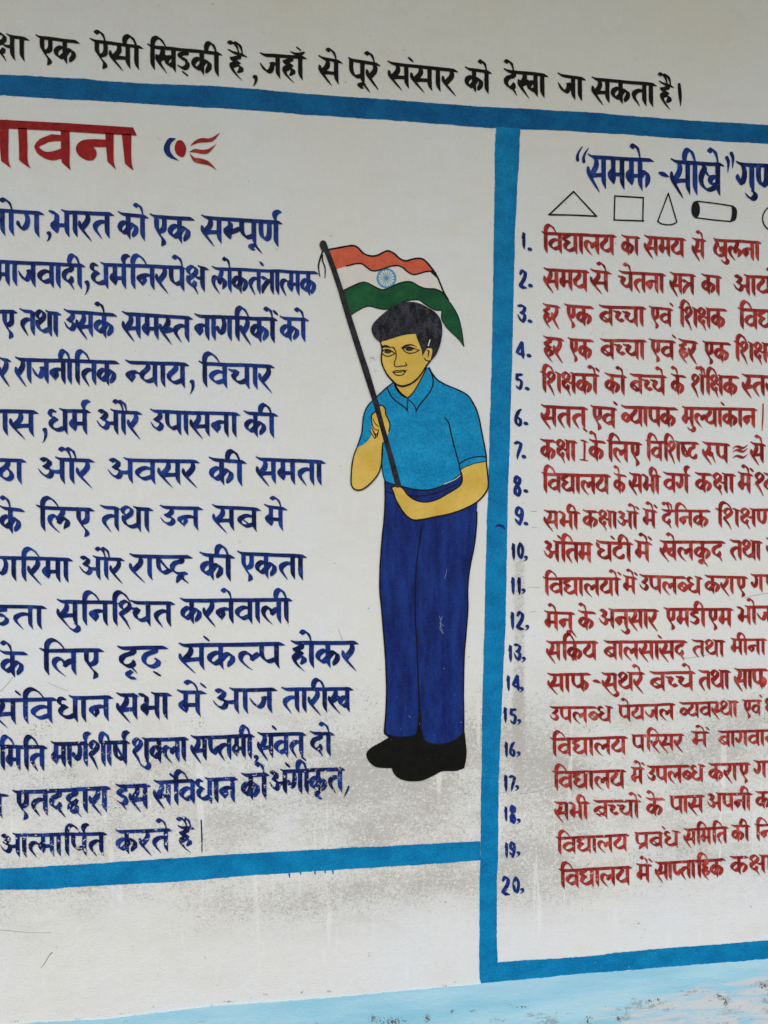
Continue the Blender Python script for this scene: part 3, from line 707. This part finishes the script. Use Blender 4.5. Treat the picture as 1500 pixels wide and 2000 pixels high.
pb.build("letter", M['maroon'], hd, 5)
pb = Paint(); pb.poly(T3(crom([(714, 124), (771, 128), (769, 220), (772, 295), (783, 339), (758, 322), (732, 298), (722, 200)], True, 3, (0, 1, 4, 6))), .5)
pb.build("letter", M['maroon'], hd, 5)

# ornament beside the heading
orn = empty("ornament", notice, "small red and blue leaf ornament beside the red heading")
pb = Paint(); pb.poly(T3(crom([(1032, 153), (992, 150), (966, 185), (960, 220), (980, 255), (1012, 272), (1050, 284), (1016, 254), (998, 225), (1000, 185)], True, 4, (0, 6))), .5)
pb.build("crescent", M['navy'], orn, 5)
pb = Paint(); pb.poly(T3(crom([(1040, 166), (1070, 168), (1091, 205), (1085, 245), (1068, 262), (1036, 245), (1023, 205)], True, 5)), .4)
pb.build("disc", M['maroon'], orn, 5)
for fl_ in ([(1114, 199), (1140, 168), (1180, 150), (1220, 152), (1250, 143), (1290, 117), (1252, 165), (1210, 175), (1170, 177), (1135, 188)],
            [(1107, 232), (1140, 214), (1180, 219), (1220, 214), (1269, 184), (1225, 235), (1190, 244), (1150, 236)],
            [(1112, 238), (1140, 264), (1180, 270), (1220, 285), (1250, 314), (1272, 341), (1225, 311), (1180, 301), (1140, 290), (1120, 262)]):
    pb = Paint(); pb.poly(T3(crom(fl_, True, 4, (0, 4 if len(fl_) == 8 else (4 if fl_[4][0] == 1290 else 5)))), .35)
    pb.build("leaf", M['red'], orn, 5)

# geometry drawings over the list
pb = Paint()
pb.pen([(1072, 420), (1120, 374.5)], 1.6, n=8); pb.pen([(1120, 374.5), (1164.5, 422.5)], 1.4, n=8); pb.pen([(1071.5, 419.7), (1120, 420.5), (1165, 422.7)], 1.5)
pb.build("triangle_drawing", M['line'], listing, 5)["label"] = "black outline triangle drawn above the list"
pb = Paint()
for a, b in (((1200, 383), (1256.5, 386.5)), ((1256, 386), (1255, 432.5)), ((1199, 430), (1256.5, 431.7)), ((1200.5, 383), (1199.2, 430.3))): pb.pen([a, b], 1.4, n=8)
pb.build("square_drawing", M['line'], listing, 5)["label"] = "black outline square drawn above the list"
pb = Paint()
pb.pen([(1305, 378), (1284.2, 432.5)], 1.4, n=8); pb.pen([(1305, 378), (1321.6, 434)], 1.3, n=8)
pb.pen([(1284, 432.3), (1292, 437.5), (1305, 439.3), (1316, 437.5), (1321.8, 433.5)], 1.3)
pb.build("cone_drawing", M['line'], listing, 5)["label"] = "black outline cone drawn above the list"
pb = Paint()
pb.poly([(1358.3 + 8.6 * math.cos(k * math.pi / 10), 409.3 + 16.4 * math.sin(k * math.pi / 10)) for k in range(20)], .2)
pb.pen([(1361, 393.3), (1400, 398), (1431, 403)], 1.3); pb.pen([(1358, 425.3), (1395, 430), (1428, 432.9)], 1.3)
pb.poly(crom([(1428, 402.5), (1435, 404.5), (1439, 412), (1438, 425), (1434, 431.5), (1425, 433.3), (1428, 424), (1429, 412)], True, 4, (0, 5)), .3)
pb.build("cylinder_drawing", M['line'], listing, 5)["label"] = "black cylinder with a dark end drawn above the list"
pb = Paint()
pb.pen([(1513 + 24 * math.cos(k * math.pi / 10), 427 + 25 * math.sin(k * math.pi / 10)) for k in range(20)], 1.3, closed=True, n=3)
pb.build("circle_drawing", M['line'], listing, 5)["label"] = "black outline circle drawn at the right end of the shapes"

# ------------------------------------------------------------------ blue borders and the pale dado
def rough(pts, amp, step=4):
    amp *= .36
    out = []
    wob = 0.
    for i, (x, y) in enumerate(pts[:-1]):
        x2, y2 = pts[i + 1]
        n = max(1, int(math.hypot(x2 - x, y2 - y) / step))
        for j in range(n):
            t = j / n
            wob = wob * .93 + random.gauss(0, .19)
            dx, dy = (x2 - x), (y2 - y)
            L = math.hypot(dx, dy)
            k = wob + random.gauss(0, amp)
            out.append((x + dx * t - dy / L * k, y + dy * t + dx / L * k))
    out.append(pts[-1])
    return out
def band(name, e1, e2, amp, layer, label, mat=None, extra=None, thick=0):
    pb = Paint()
    pb.poly(rough(e1, amp) + rough(e2, amp)[::-1], .4)
    if extra: extra(pb)
    o = pb.build(name, mat or M['sky'], wall if name == 'dado' else border, layer, thick)
    o["label"] = label
    return o
def foot(x):                                            # the floor line under a measured x
    a, b = 1500., 6000.
    for _ in range(40):
        m = (a + b) / 2
        a, b = (m, b) if at(x, m)[1] > .123 else (a, m)
    return a
border = thing("painted_border", "broad blue painted border lines framing the writing on the wall", "border")
band("border_band", [(-1500, 45.5), (0, 145), (167, 153.5), (200, 158.5), (290, 163), (400, 167), (500, 174), (597, 184), (763, 195), (930, 208), (968, 209.5), (1040, 213), (1147, 219), (1313, 232), (1380, 236.5), (1500, 244.5), (3200, 357)],
     [(-1500, 92.3), (0, 187), (167, 195.7), (333, 206), (500, 216), (597, 224), (763, 234), (930, 247.5), (968, 250.8), (1017, 253), (1100, 256), (1197, 262), (1380, 274), (1500, 281.7), (3200, 389)], .55, 1,
     "deep blue band running under the slogan", M['deep'])
band("border_band", [(968.5, 248), (966, 320), (965, 420), (960, 720), (955, 900), (950, 1040), (945, 1240), (940.5, 1480), (937.5, 1700), (936.5, 1780), (936.5, 1905), (939, 1920)],
     [(1016.5, 251), (1013, 310), (1009, 380), (1005, 450), (1000, 700), (996, 850), (992, 970), (987, 1220), (977, 1440), (974.7, 1520), (973, 1640), (970, 1760), (971.5, 1880), (972, 1922)], .5, 2,
     "upright blue border band between the two panels")
def drips(pb):
    for x, l in ((565, 9), (587, 4), (615, 6), (635, 4), (650, 7)):
        yb = 1708 - (x - 500) * .0565
        pb.pen([(x, yb - 4, 1), (x, yb + l * .5, .8), (x + .8, yb + l, .6)], 2.0, .4)
band("border_band", [(-1500, 1781), (0, 1696), (167, 1687), (333, 1677), (500, 1665.5), (600, 1660), (700, 1654.7), (830, 1648), (938, 1642.7)],
     [(-1500, 1831), (0, 1738), (70, 1737), (167, 1731.7), (333, 1723), (420, 1716), (500, 1709), (700, 1696.7), (830, 1688), (938, 1680)], .7, 1,
     "blue border band with small drips under the left panel", extra=drips)
band("border_band", [(970, 1880), (1060, 1874), (1167, 1866.7), (1210, 1860), (1257, 1855), (1380, 1846), (1500, 1836), (3200, 1695)],
     [(968, 1918), (1000, 1916), (1090, 1908), (1167, 1902), (1230, 1894), (1333, 1887), (1400, 1881), (1500, 1875), (3200, 1735.6)], .8, 1,
     "blue border band under the right panel above the pale dado")
band("dado", [(-1500, 2128), (0, 2001), (67, 1997), (230, 1987), (400, 1966), (500, 1958.5), (700, 1943), (937, 1922), (1000, 1914), (1500, 1872), (3200, 1729)],
     [(x, foot(x)) for x in (-1500, 900, 3200)], .9, 0, "pale blue painted dado along the foot of the wall, scraped and mouldy on the right", M['dado'], thick=.0012)
# ------------------------------------------------------------------ the painted boy and his flag
def TF(ps): return [(600 + p[0] / 4.545, 460 + p[1] / 4.545) + tuple(p[2:]) for p in ps]     # flag sheet
def TH(ps): return [(700 + p[0] / 7.5, 580 + p[1] / 7.5) + tuple(p[2:]) for p in ps]         # head sheet
def TS(ps): return [(670 + p[0] / 5., 720 + p[1] / 5.) + tuple(p[2:]) for p in ps]           # shirt sheet
def TL(ps): return [(690 + p[0] / 3.704, 1000 + p[1] / 3.704) + tuple(p[2:]) for p in ps]    # leg sheet
def TB(ps): return [(690 + p[0] / 6., 1400 + p[1] / 6.) + tuple(p[2:]) for p in ps]          # shoe sheet
def fill(name, pts, mat, parent, layer, tone=.5, corners=(), n=5):
    pb = Paint(); pb.poly(crom(pts, True, n, corners), tone)
    return pb.build(name, mat, parent, layer)
FINE = ('eye_outline', 'eyebrow', 'nose', 'mouth', 'ear_line')
def ink(name, lines, parent, layer, mat=None):
    pb = Paint()
    for r, pts in lines: pb.pen(pts, r * (.98 if name in FINE else 1.18), random.uniform(.3, .7), n=5)
    return pb.build(name, mat or M['line'], parent, layer)

flag = thing("painted_flag", "painted saffron, white and green flag with a blue wheel on a black pole", "flag")
s_top = [(195, 125), (300, 106), (400, 90), (450, 110), (500, 160), (560, 182), (620, 178), (680, 148), (720, 138), (770, 160), (820, 205), (875, 226), (930, 212), (990, 204), (1040, 220), (1110, 298)]
s_bot = [(1110, 318), (1050, 322), (1000, 337), (940, 347), (890, 322), (850, 287), (800, 268), (740, 275), (680, 295), (620, 313), (570, 312), (530, 285), (490, 255), (440, 250), (350, 272), (250, 304)]
g_top = [(312, 494), (400, 450), (480, 418), (530, 420), (580, 445), (660, 482), (720, 468), (800, 430), (870, 412), (930, 415), (1000, 455), (1060, 472), (1130, 475), (1190, 500), (1230, 545)]
g_bot = [(1195, 665), (1130, 660), (1060, 620), (1000, 578), (960, 571), (900, 578), (840, 598), (780, 635), (700, 655), (640, 650), (550, 628), (480, 650), (392, 702)]
fill("saffron_stripe", TF(s_top + s_bot), M['saffron'], flag, 2, .5, (0, 15, 16, 31), 3)
fill("white_stripe", TF(s_bot[::-1] + [(1155, 372), (1210, 500)] + g_top[::-1]), M['white'], flag, 1, .5, (0, 15, 17, 32), 3)
fly = [(1230, 545), (1290, 630), (1340, 720), (1370, 840), (1390, 985)]
gback = [(1340, 918), (1250, 832), (1200, 760), (1190, 715)]
fill("green_stripe", TF(g_top + fly[1:] + gback + g_bot), M['green'], flag, 2, .5, (0, 18, 23, 35), 3)
wheel = Paint()
cx, cy = TF([(703, 380)])[0]
wheel.pen([(cx + 17.3 * math.cos(k * math.pi / 12), cy + 18 * math.sin(k * math.pi / 12)) for k in range(24)], 2.1, .4, closed=True, n=2)
for k in range(16):
    a = k * math.pi / 8 + .1
    wheel.pen([(cx + 2 * math.cos(a), cy + 2 * math.sin(a), .7), (cx + 17 * math.cos(a + .05), cy + 17.6 * math.sin(a + .05), 1)], .8, .4, n=2)
wheel.poly([(cx + 3.4 * math.cos(k * math.pi / 5), cy + 3.4 * math.sin(k * math.pi / 5)) for k in range(10)], .3)
wheel.build("spoked_wheel", M['wheel'], flag, 3)
ink("flag_outline", [(1.5, TF(s_top + [(1155, 370), (1185, 440), (1212, 505), (1250, 570)])), (1.3, TF(s_bot[:-1])), (1.1, TF(g_top)), (.8, TF([(1230, 545)] + fly[1:])), (.7, TF([fly[-1]] + gback + [(1195, 665)])), (.9, TF(g_bot)),
                     (3.2, TF([(1105, 320, .7), (1130, 338, 1), (1152, 372, .3)]))], flag, 4)
pole = Paint()
pole.pen(TF([(140, 68, .8), (143, 92, 1.25), (158, 122, 1)]), 6.2, .5)
pole.poly([TF([(143, 126)])[0], TF([(188, 118)])[0], (656.8, 526), (671.5, 570), (687, 620), (712.5, 700), (719.5, 720), (739, 786), (750, 830), (771.5, 904), (784, 950), (775, 953), (772.5, 950), (758, 895), (742, 836), (729, 790), (706.5, 720), (700, 700), (675, 620), (660.5, 570), (646, 526)], .5)
pole.build("flag_pole", M['pole'], flag, 13)
ink("tassel", [(1.5, TF([(137, 140, 1), (112, 215, 1), (100, 280, .9), (112, 366, .5)])), (1.3, TF([(135, 175, 1), (136, 225, 1), (158, 290, .9), (157, 378, .5)]))], flag, 4)

boy = thing("painted_boy", "painted boy in blue shirt and navy trousers holding the flag pole", "mural")
fill("shoes", TB([(355, 150), (357, 197), (412, 240), (330, 290), (200, 365), (155, 420), (155, 470), (190, 530), (250, 580), (330, 596), (450, 600), (470, 655), (520, 710), (620, 748), (780, 750), (880, 715), (970, 670), (1050, 635), (1200, 632), (1300, 598), (1326, 450), (1318, 300), (1300, 150), (800, 90)]),
     M['shoe'], boy, 6, .4, (0, 1, 2, 10, 19, 22), 4)
tro_left = [(670 + 408 / 5., 720 + 1095 / 5.), (670 + 410 / 5., 720 + 1300 / 5.), (670 + 398 / 5., 720 + 1500 / 5.)] + TL([(212, 150), (196, 350), (191, 550), (204, 700), (221, 900), (235, 1100), (240, 1300), (235, 1450), (224, 1582)])
tro_r = TL([(797, 1590), (797, 1450), (795, 1300), (800, 1050), (816, 850), (827, 700), (826, 550), (842, 400), (872, 250), (889, 100), (892, 0)]) + [(670 + 1306 / 5., 720 + 1290 / 5.), (670 + 1240 / 5., 720 + 1120 / 5.), (670 + 1150 / 5., 720 + 1030 / 5.), (820, 930)]
fill("trousers", tro_left + TL([(262, 1614), (330, 1626), (438, 1616), (466, 1560), (476, 1420), (486, 1420), (492, 1560), (512, 1640), (552, 1670), (610, 1678), (690, 1668), (760, 1632)]) + tro_r,
     M['trousers'], boy, 7, .5, (0, 11, 16, 17, 24), 4)
ink("trouser_outline", [(1.3, tro_left), (1.3, tro_r[:-4]), (1.1, TL([(512, 68, .3), (496, 120, .9), (480, 200), (462, 330), (450, 480), (446, 640), (450, 800), (458, 950), (464, 1100), (472, 1300), (480, 1440, 1.3)])),
                        (1.5, TL([(224, 1580), (240, 1606), (262, 1616), (330, 1628), (438, 1618), (467, 1560), (478, 1430)])), (1.5, TL([(484, 1430), (490, 1560), (511, 1642), (552, 1672), (610, 1680), (690, 1670), (762, 1633), (797, 1592)])),
                        (1.0, TS([(415, 1192), (440, 1205), (482, 1222)])), (1.0, TS([(630, 1232), (690, 1245), (780, 1240), (870, 1226), (960, 1195), (1040, 1160), (1110, 1125)]))], boy, 9)
ink("chalk_line", [(.6, TS([(985, 1128), (1060, 1098), (1110, 1070), (1142, 1042)]))], boy, 10, M['white'])
fill("shirt", TS([(490, 138), (430, 183), (375, 232), (320, 285), (262, 340), (220, 402), (198, 480), (190, 560), (183, 625), (160, 700), (133, 776), (200, 740), (240, 705), (272, 660), (385, 690), (383, 820), (377, 930), (390, 1035), (410, 1100), (480, 1128), (560, 1145), (650, 1170), (760, 1186), (850, 1180), (950, 1150), (1050, 1100), (1148, 1030), (1143, 1000), (1230, 950), (1300, 926), (1396, 912), (1396, 860), (1380, 760), (1352, 620), (1325, 480), (1290, 380), (1222, 270), (1130, 213), (1000, 158), (920, 110), (870, 50), (838, -8), (820, -10), (760, 95), (690, 228), (630, 288), (585, 262), (540, 215)]),
     M['shirt'], boy, 8, .5, (0, 10, 13, 14, 18, 26, 27, 30, 31, 41, 42, 45), 4)
ink("shirt_outline", [(1.2, TS([(490, 138), (430, 183), (375, 232), (320, 285), (262, 340), (220, 402), (198, 480), (190, 560), (183, 625), (160, 700), (133, 776)])),
                      (.9, TS([(384, 715), (386, 820), (378, 930), (390, 1035), (410, 1100)])),
                      (1.2, TS([(410, 1100), (480, 1128), (560, 1145), (650, 1170), (760, 1186), (850, 1181), (950, 1151), (1050, 1101), (1148, 1030)])),
                      (1.3, TS([(838, -8), (870, 50), (920, 110), (1000, 158), (1130, 213), (1222, 270), (1290, 380), (1325, 480), (1352, 620), (1380, 760), (1396, 860), (1396, 912)])),
                      (1.1, TS([(430, 190), (455, 245), (490, 295), (545, 340), (600, 380), (628, 412)])), (1.0, TS([(628, 412), (626, 360), (632, 298)])), (1.0, TS([(632, 300), (670, 330), (700, 370), (714, 412)])),
                      (1.2, TS([(714, 412), (750, 350), (800, 290), (845, 230), (872, 170), (878, 110), (862, 50), (836, 0)])),
                      (2.0, TS([(498, 140, .7), (520, 190), (552, 235), (590, 268), (632, 288, .6)])), (1.1, TS([(632, 288), (690, 225), (740, 140), (780, 65), (815, -8)])),
                      (.5, TS([(632, 412), (634, 440)])), (.5, TS([(712, 412), (712, 435)])),
                      (1.2, TS([(992, 483, .6), (1030, 530), (1050, 620), (1072, 710), (1098, 810), (1128, 920), (1142, 1000)])),
                      (1.1, TS([(1135, 930), (1180, 900), (1230, 878), (1310, 860), (1392, 862)])), (1.2, TS([(1143, 1000), (1180, 968), (1230, 948), (1300, 924), (1396, 911)]))], boy, 9)
raised = [(133, 776), (105, 850), (86, 950), (78, 1060), (80, 1130), (108, 1175), (160, 1186), (220, 1160), (300, 1085), (350, 1010), (374, 920), (380, 800), (388, 725), (425, 660), (446, 615), (456, 552), (440, 495), (415, 450), (411, 398), (382, 360), (350, 368), (318, 415), (280, 452), (275, 490), (286, 550), (270, 608), (275, 655), (240, 705), (200, 740)]
fill("raised_arm", TS(raised), M['skin'], boy, 10, .5, (0,), 4)
ink("raised_arm_outline", [(1.2, TS(raised[:13])), (1.1, TS(raised[14:24])), (.9, TS([(280, 455), (274, 490), (286, 550)])), (.8, TS([(290, 490), (312, 535), (345, 568)])), (.8, TS([(282, 545), (305, 590), (342, 600)])),
                           (.9, TS([(262, 612), (285, 645), (312, 683), (318, 640)])), (.8, TS([(280, 580), (305, 640), (330, 668), (345, 600)])), (.7, TS([(290, 600), (322, 650), (338, 620)]))], boy, 11)
lower = [(1143, 1000), (1180, 970), (1230, 950), (1300, 926), (1396, 912), (1406, 1000), (1416, 1130), (1396, 1200), (1320, 1290), (1200, 1360), (1050, 1415), (900, 1446), (780, 1470), (700, 1478), (640, 1455), (580, 1392), (542, 1330), (525, 1300), (505, 1255), (492, 1210), (470, 1162), (510, 1152), (560, 1160), (600, 1192), (640, 1242), (720, 1290), (820, 1302), (920, 1275), (1010, 1226), (1100, 1172), (1148, 1130), (1162, 1080), (1154, 1025)]
fill("lowered_arm", TS(lower), M['skin'], boy, 10, .5, (0, 4, 20), 4)
ink("lowered_arm_outline", [(1.25, TS(lower[4:21])), (1.0, TS([(470, 1162), (510, 1150), (545, 1152), (575, 1165), (600, 1192)])), (1.2, TS(lower[23:] + [(1143, 1000)]))], boy, 11)
fill("neck", TH([(505, 1240), (545, 1330), (600, 1400), (660, 1455), (705, 1472), (745, 1455), (830, 1340), (930, 1150), (1000, 1010), (800, 1000), (600, 1100)]), M['skin'], boy, 9, .75, (), 4)
fill("face", TH([(325, 640), (330, 700), (345, 760), (338, 850), (336, 930), (362, 1030), (420, 1140), (500, 1232), (560, 1285), (640, 1308), (720, 1290), (800, 1250), (880, 1180), (950, 1080), (1000, 1000), (1045, 945), (1068, 880), (1082, 800), (1072, 752), (1010, 745), (990, 600), (840, 510), (600, 540), (420, 600)]), M['skin'], boy, 10, .35, (), 4)
fill("hair", TH([(328, 690), (300, 655), (262, 625), (215, 565), (190, 482), (210, 400), (280, 322), (400, 215), (500, 150), (600, 100), (700, 78), (800, 77), (900, 100), (1000, 150), (1100, 210), (1172, 282), (1212, 370), (1226, 490), (1216, 600), (1190, 720), (1140, 840), (1090, 905), (1045, 952), (1065, 880), (1080, 800), (1066, 755), (1010, 752), (985, 785), (952, 840), (933, 876), (922, 780), (880, 670), (852, 600), (840, 545), (770, 548), (700, 556), (600, 578), (500, 610), (400, 642), (345, 655)]),
     M['hair'], boy, 12, .45, (0, 22, 29, 33), 4)
def ell(cx, cy, rx, ry): return [(cx + rx * math.cos(k * math.pi / 8), cy + ry * math.sin(k * math.pi / 8)) for k in range(16)]
for c in ((428, 806, 52, 27), (742, 771, 58, 25)):
    eyes = Paint(); eyes.poly(TH(ell(*c)), .3)
    eyes.build("iris", M['hair'], boy, 11)
ink("eye_outline", [(1.4, TH([(340, 815, .6), (370, 782), (425, 772), (480, 795), (535, 830, .6)])), (1.1, TH([(352, 835), (395, 868), (455, 868), (500, 850), (537, 828)])),
                    (1.3, TH([(645, 762, .7), (690, 745), (750, 738), (815, 760), (888, 783, .5)])), (1.1, TH([(645, 760), (688, 808), (755, 828), (830, 815), (888, 783)])), (.8, TH([(535, 828), (550, 828)]))], boy, 12)
ink("eyebrow", [(2.6, TH([(345, 738, .9), (380, 725, 1), (420, 728, .9), (472, 748, .3)]))], boy, 12)
ink("eyebrow", [(1.9, TH([(640, 752, 1), (680, 722, 1), (720, 710, 1), (780, 706, .7), (855, 737, .2)]))], boy, 12)
ink("nose", [(1.1, TH([(482, 732, .8), (515, 750, 1.3), (540, 790), (552, 850), (545, 905), (526, 960), (526, 1000), (550, 1025), (620, 1016), (694, 1010), (702, 992), (686, 962, .6)]))], boy, 12)
ink("mouth", [(1.0, TH([(490, 1104, .6), (535, 1088), (570, 1082), (600, 1086), (640, 1078), (712, 1080, .4)])), (.9, TH([(505, 1108), (575, 1106), (640, 1100), (690, 1084)])), (1.1, TH([(508, 1108), (545, 1143), (595, 1152), (650, 1140), (675, 1110), (692, 1084)]))], boy, 12)
ink("ear_line", [(1.5, TH([(1008, 790, .8), (1030, 800, 1), (1024, 840, .8), (1014, 882, .5)])), (1.1, TH([(962, 902), (985, 928), (1015, 940), (1048, 940)]))], boy, 12)
ink("jaw_line", [(1.3, TH([(328, 690), (344, 760), (336, 850), (335, 930), (362, 1030), (420, 1140), (500, 1232), (560, 1285, 1.2), (640, 1310, 1.4), (720, 1292, 1.4), (800, 1252, 1.2), (880, 1180), (950, 1082), (1000, 1000), (1045, 948)]))], boy, 12)
ink("hair_nick", [(1.0, TH([(1045, 635), (1035, 665), (1022, 715)]))], boy, 13, M['white'])

# ------------------------------------------------------------------ wear: runs of whitewash, scratches, stains
M['wash'] = paint('whitewash_run', lin((214, 219, 219)), lin((226, 230, 230)), .8, 0)
M['grime'] = paint('grime', (.10, .10, .09), (.24, .23, .20), .9, 0)
M['teal'] = paint('teal_pencil', lin((104, 134, 138)), lin((132, 154, 156)), .8, 0)
for r, pts in ((1.7, [(311, 1876, .5), (308, 1895, 1), (303, 1912, .4)]), (1.6, [(397, 1719, .5), (396, 1745, 1), (394, 1776, .3)]), (1.6, [(585, 1706, .5), (586, 1730, 1), (585, 1752, .3)]),
               (2.2, [(1406, 1643, .5), (1406, 1662, 1), (1404, 1690, .3)]), (2.6, [(1389, 1738, .6), (1388, 1758, 1), (1386, 1777, .3)]), (1.8, [(1101, 1737, .5), (1102, 1756, 1), (1101, 1770, .3)]),
               (2.0, [(990, 1921, .5), (993, 1955, 1), (996, 1988, .5)]), (1.8, [(1059, 1915, .6), (1059, 1926, .3)]), (1.5, [(718, 1006, .4), (714, 1022, 1), (709, 1047, .4)]),
               (1.6, [(567, 1407, .4), (562, 1420, 1), (557, 1432, .3)]), (1.4, [(1217, 1806, .4), (1216, 1797, .8), (1216, 1790, .3)]), (1.8, [(1446, 1710, .5), (1445, 1722, .9), (1446, 1735, .3)]),
               (1.3, [(130, 1735, .6), (131, 1760, .9), (130, 1786, .3)]), (1.2, [(258, 1845, .5), (258, 1862, .3)]), (1.5, [(1379, 1522, .6), (1378, 1532, .4)]), (1.4, [(1448, 1526, .6), (1444, 1534, .4)])):
    ink("whitewash_run", [(r, pts)], wall, 1, M['wash'])
ink("pencil_stroke", [(.7, [(102, 1860, 1.2), (96, 1866, .9), (88, 1880, .8), (80, 1890, .4)])], wall, 1, M['teal'])
for pts in ([(968, 1029, .5), (974, 1026, 1), (981, 1028, 1), (986, 1033, .4)],):
    ink("brush_slip", [(2.2, pts)], border, 4, M['navy'])
sm = random.Random(3)
def blot(name, x, y, rx, ry, k, mat, parent, layer, big=2.2):
    pb = Paint()
    for _ in range(k):
        a, d = sm.uniform(0, 6.28), sm.random() ** .7
        px, py, rr = x + rx * d * math.cos(a), y + ry * d * math.sin(a), sm.uniform(.5, big) * (1.15 - d)
        m = [(px + rr * sm.uniform(.6, 1.4) * math.cos(q * .9), py + rr * sm.uniform(.6, 1.3) * math.sin(q * .9)) for q in range(7)]
        pb.poly(hull(m), sm.random())
    return pb.build(name, mat, parent, layer)
for x, y, rx, ry, k, big in ((765, 1994, 42, 14, 120, 4.5), (728, 1988, 16, 10, 40, 4), (834, 1988, 9, 10, 40, 4), (882, 1973, 5, 6, 14, 3), (925, 1974, 10, 5, 14, 2.2), (1018, 1966, 18, 5, 22, 2.0),
                             (1148, 1990, 18, 14, 34, 2.2), (1285, 1952, 8, 5, 12, 2.6), (1270, 1953, 9, 4, 8, 2.0), (1416, 1956, 7, 12, 40, 3.2), (1405, 1945, 12, 10, 24, 2), (1490, 1925, 14, 12, 40, 2.2), (1205, 1988, 16, 10, 24, 1.8)):
    blot("mould_patch", x, y, rx, ry, k, M['grime'], wall, 9)
M['stain'] = paint('faint_brown_stain', lin((176, 166, 146)), lin((196, 190, 176)), .9, 0)
blot("stain", 729, 700, 12, 9, 46, M['stain'], wall, 0, 1.6)
blot("stain", 733, 724, 4, 7, 16, M['stain'], wall, 0, 1.0)
blot("stain", 540, 487, 5, 6, 14, M['stain'], wall, 0, 1.2)
blot("stain", 1178, 652, 7, 8, 18, M['stain'], wall, 0, 1.1)

M['chip'] = paint('chipped_plaster', (.34, .34, .31), (.48, .47, .43), .9, 0)
for x, y, rx, ry, k, big in ((446, 1956, 18, 3, 22, 1.6), (413, 1963, 6, 3, 6, 1.4), (489, 1950, 3, 3, 5, 1.8), (300, 1965, 3, 5, 7, 1.3), (240, 1980, 14, 2.5, 14, 1.4), (150, 1990, 12, 2, 9, 1.2), (30, 1995, 20, 3, 14, 1.5),
                             (643, 1936, 9, 3, 12, 2), (590, 1938, 5, 3, 7, 1.8), (518, 1941, 12, 4, 14, 1.6), (868, 1925, 8, 3.5, 14, 1.9), (888, 1918, 8, 3, 7, 1.4), (645, 1738, 2.5, 1.6, 3, 2), (740, 1762, 4, 2.5, 5, 1.5), (870, 1762, 2.5, 2.5, 3, 1.8), (427, 1817, 2, 4, 4, 1.4),
                             (1245, 1805, 14, 8, 20, 1.5), (1258, 1815, 3, 3, 4, 1.8), (1253, 1829, 3, 5, 5, 1.6), (1467, 1770, 4, 2.5, 6, 1.6), (655, 1806, 8, 3, 6, .9), (1080, 1366, 10, 2, 8, 1.2)):
    blot("plaster_chip", x, y, rx, ry, k, M['chip'], wall, 1, big)

M['crack'] = paint('hairline_crack', (.34, .34, .31), (.46, .46, .42), .9, 0)
for pts in ([(1012, 1548), (1030, 1549), (1052, 1545), (1064, 1540), (1075, 1537), (1086, 1534)], [(1332, 1286), (1350, 1284), (1372, 1281), (1400, 1276)], [(975, 1549), (985, 1548), (992, 1549)],
            [(0, 1816), (28, 1819), (60, 1821), (100, 1822)], [(1030, 1148), (1040, 1147), (1053, 1148)], [(1035, 1195), (1046, 1194)], [(1038, 1029), (1050, 1030)], [(1037, 998), (1047, 999)],
            [(0, 1350), (10, 1341), (26, 1322)], [(95, 1333), (110, 1341), (133, 1350)],
            [(662, 1230), (666, 1246), (672, 1262)], [(1455, 1166), (1475, 1162), (1500, 1158)]):
    ink("hairline_crack", [(.42, [(x + sm.uniform(-1, 1), y + sm.uniform(-.7, .7), sm.uniform(.6, 1.2)) for x, y in pts])], wall, 1, M['crack'])

M['scuff'] = paint('pale_scuff', lin((104, 118, 150)), lin((134, 146, 172)), .8, 0)
ink("scuff", [(.5, [(858, 1203), (861, 1215), (859, 1228), (866, 1237)]), (.45, [(863, 1204), (860, 1218), (864, 1232)]), (.4, [(857, 1216), (866, 1222)]), (.4, [(798, 1397), (802, 1401)]),
              (.5, [(868, 1130, .5), (871, 1120), (872, 1112, .5)])], boy, 10, M['scuff'])
M['bluedot'] = paint('faded_blue_spot', lin((150, 170, 200)), lin((174, 190, 214)), .8, 0)
blot("paint_spot", 719.5, 1187.5, 3, 3, 8, M['bluedot'], wall, 1, 1.8)
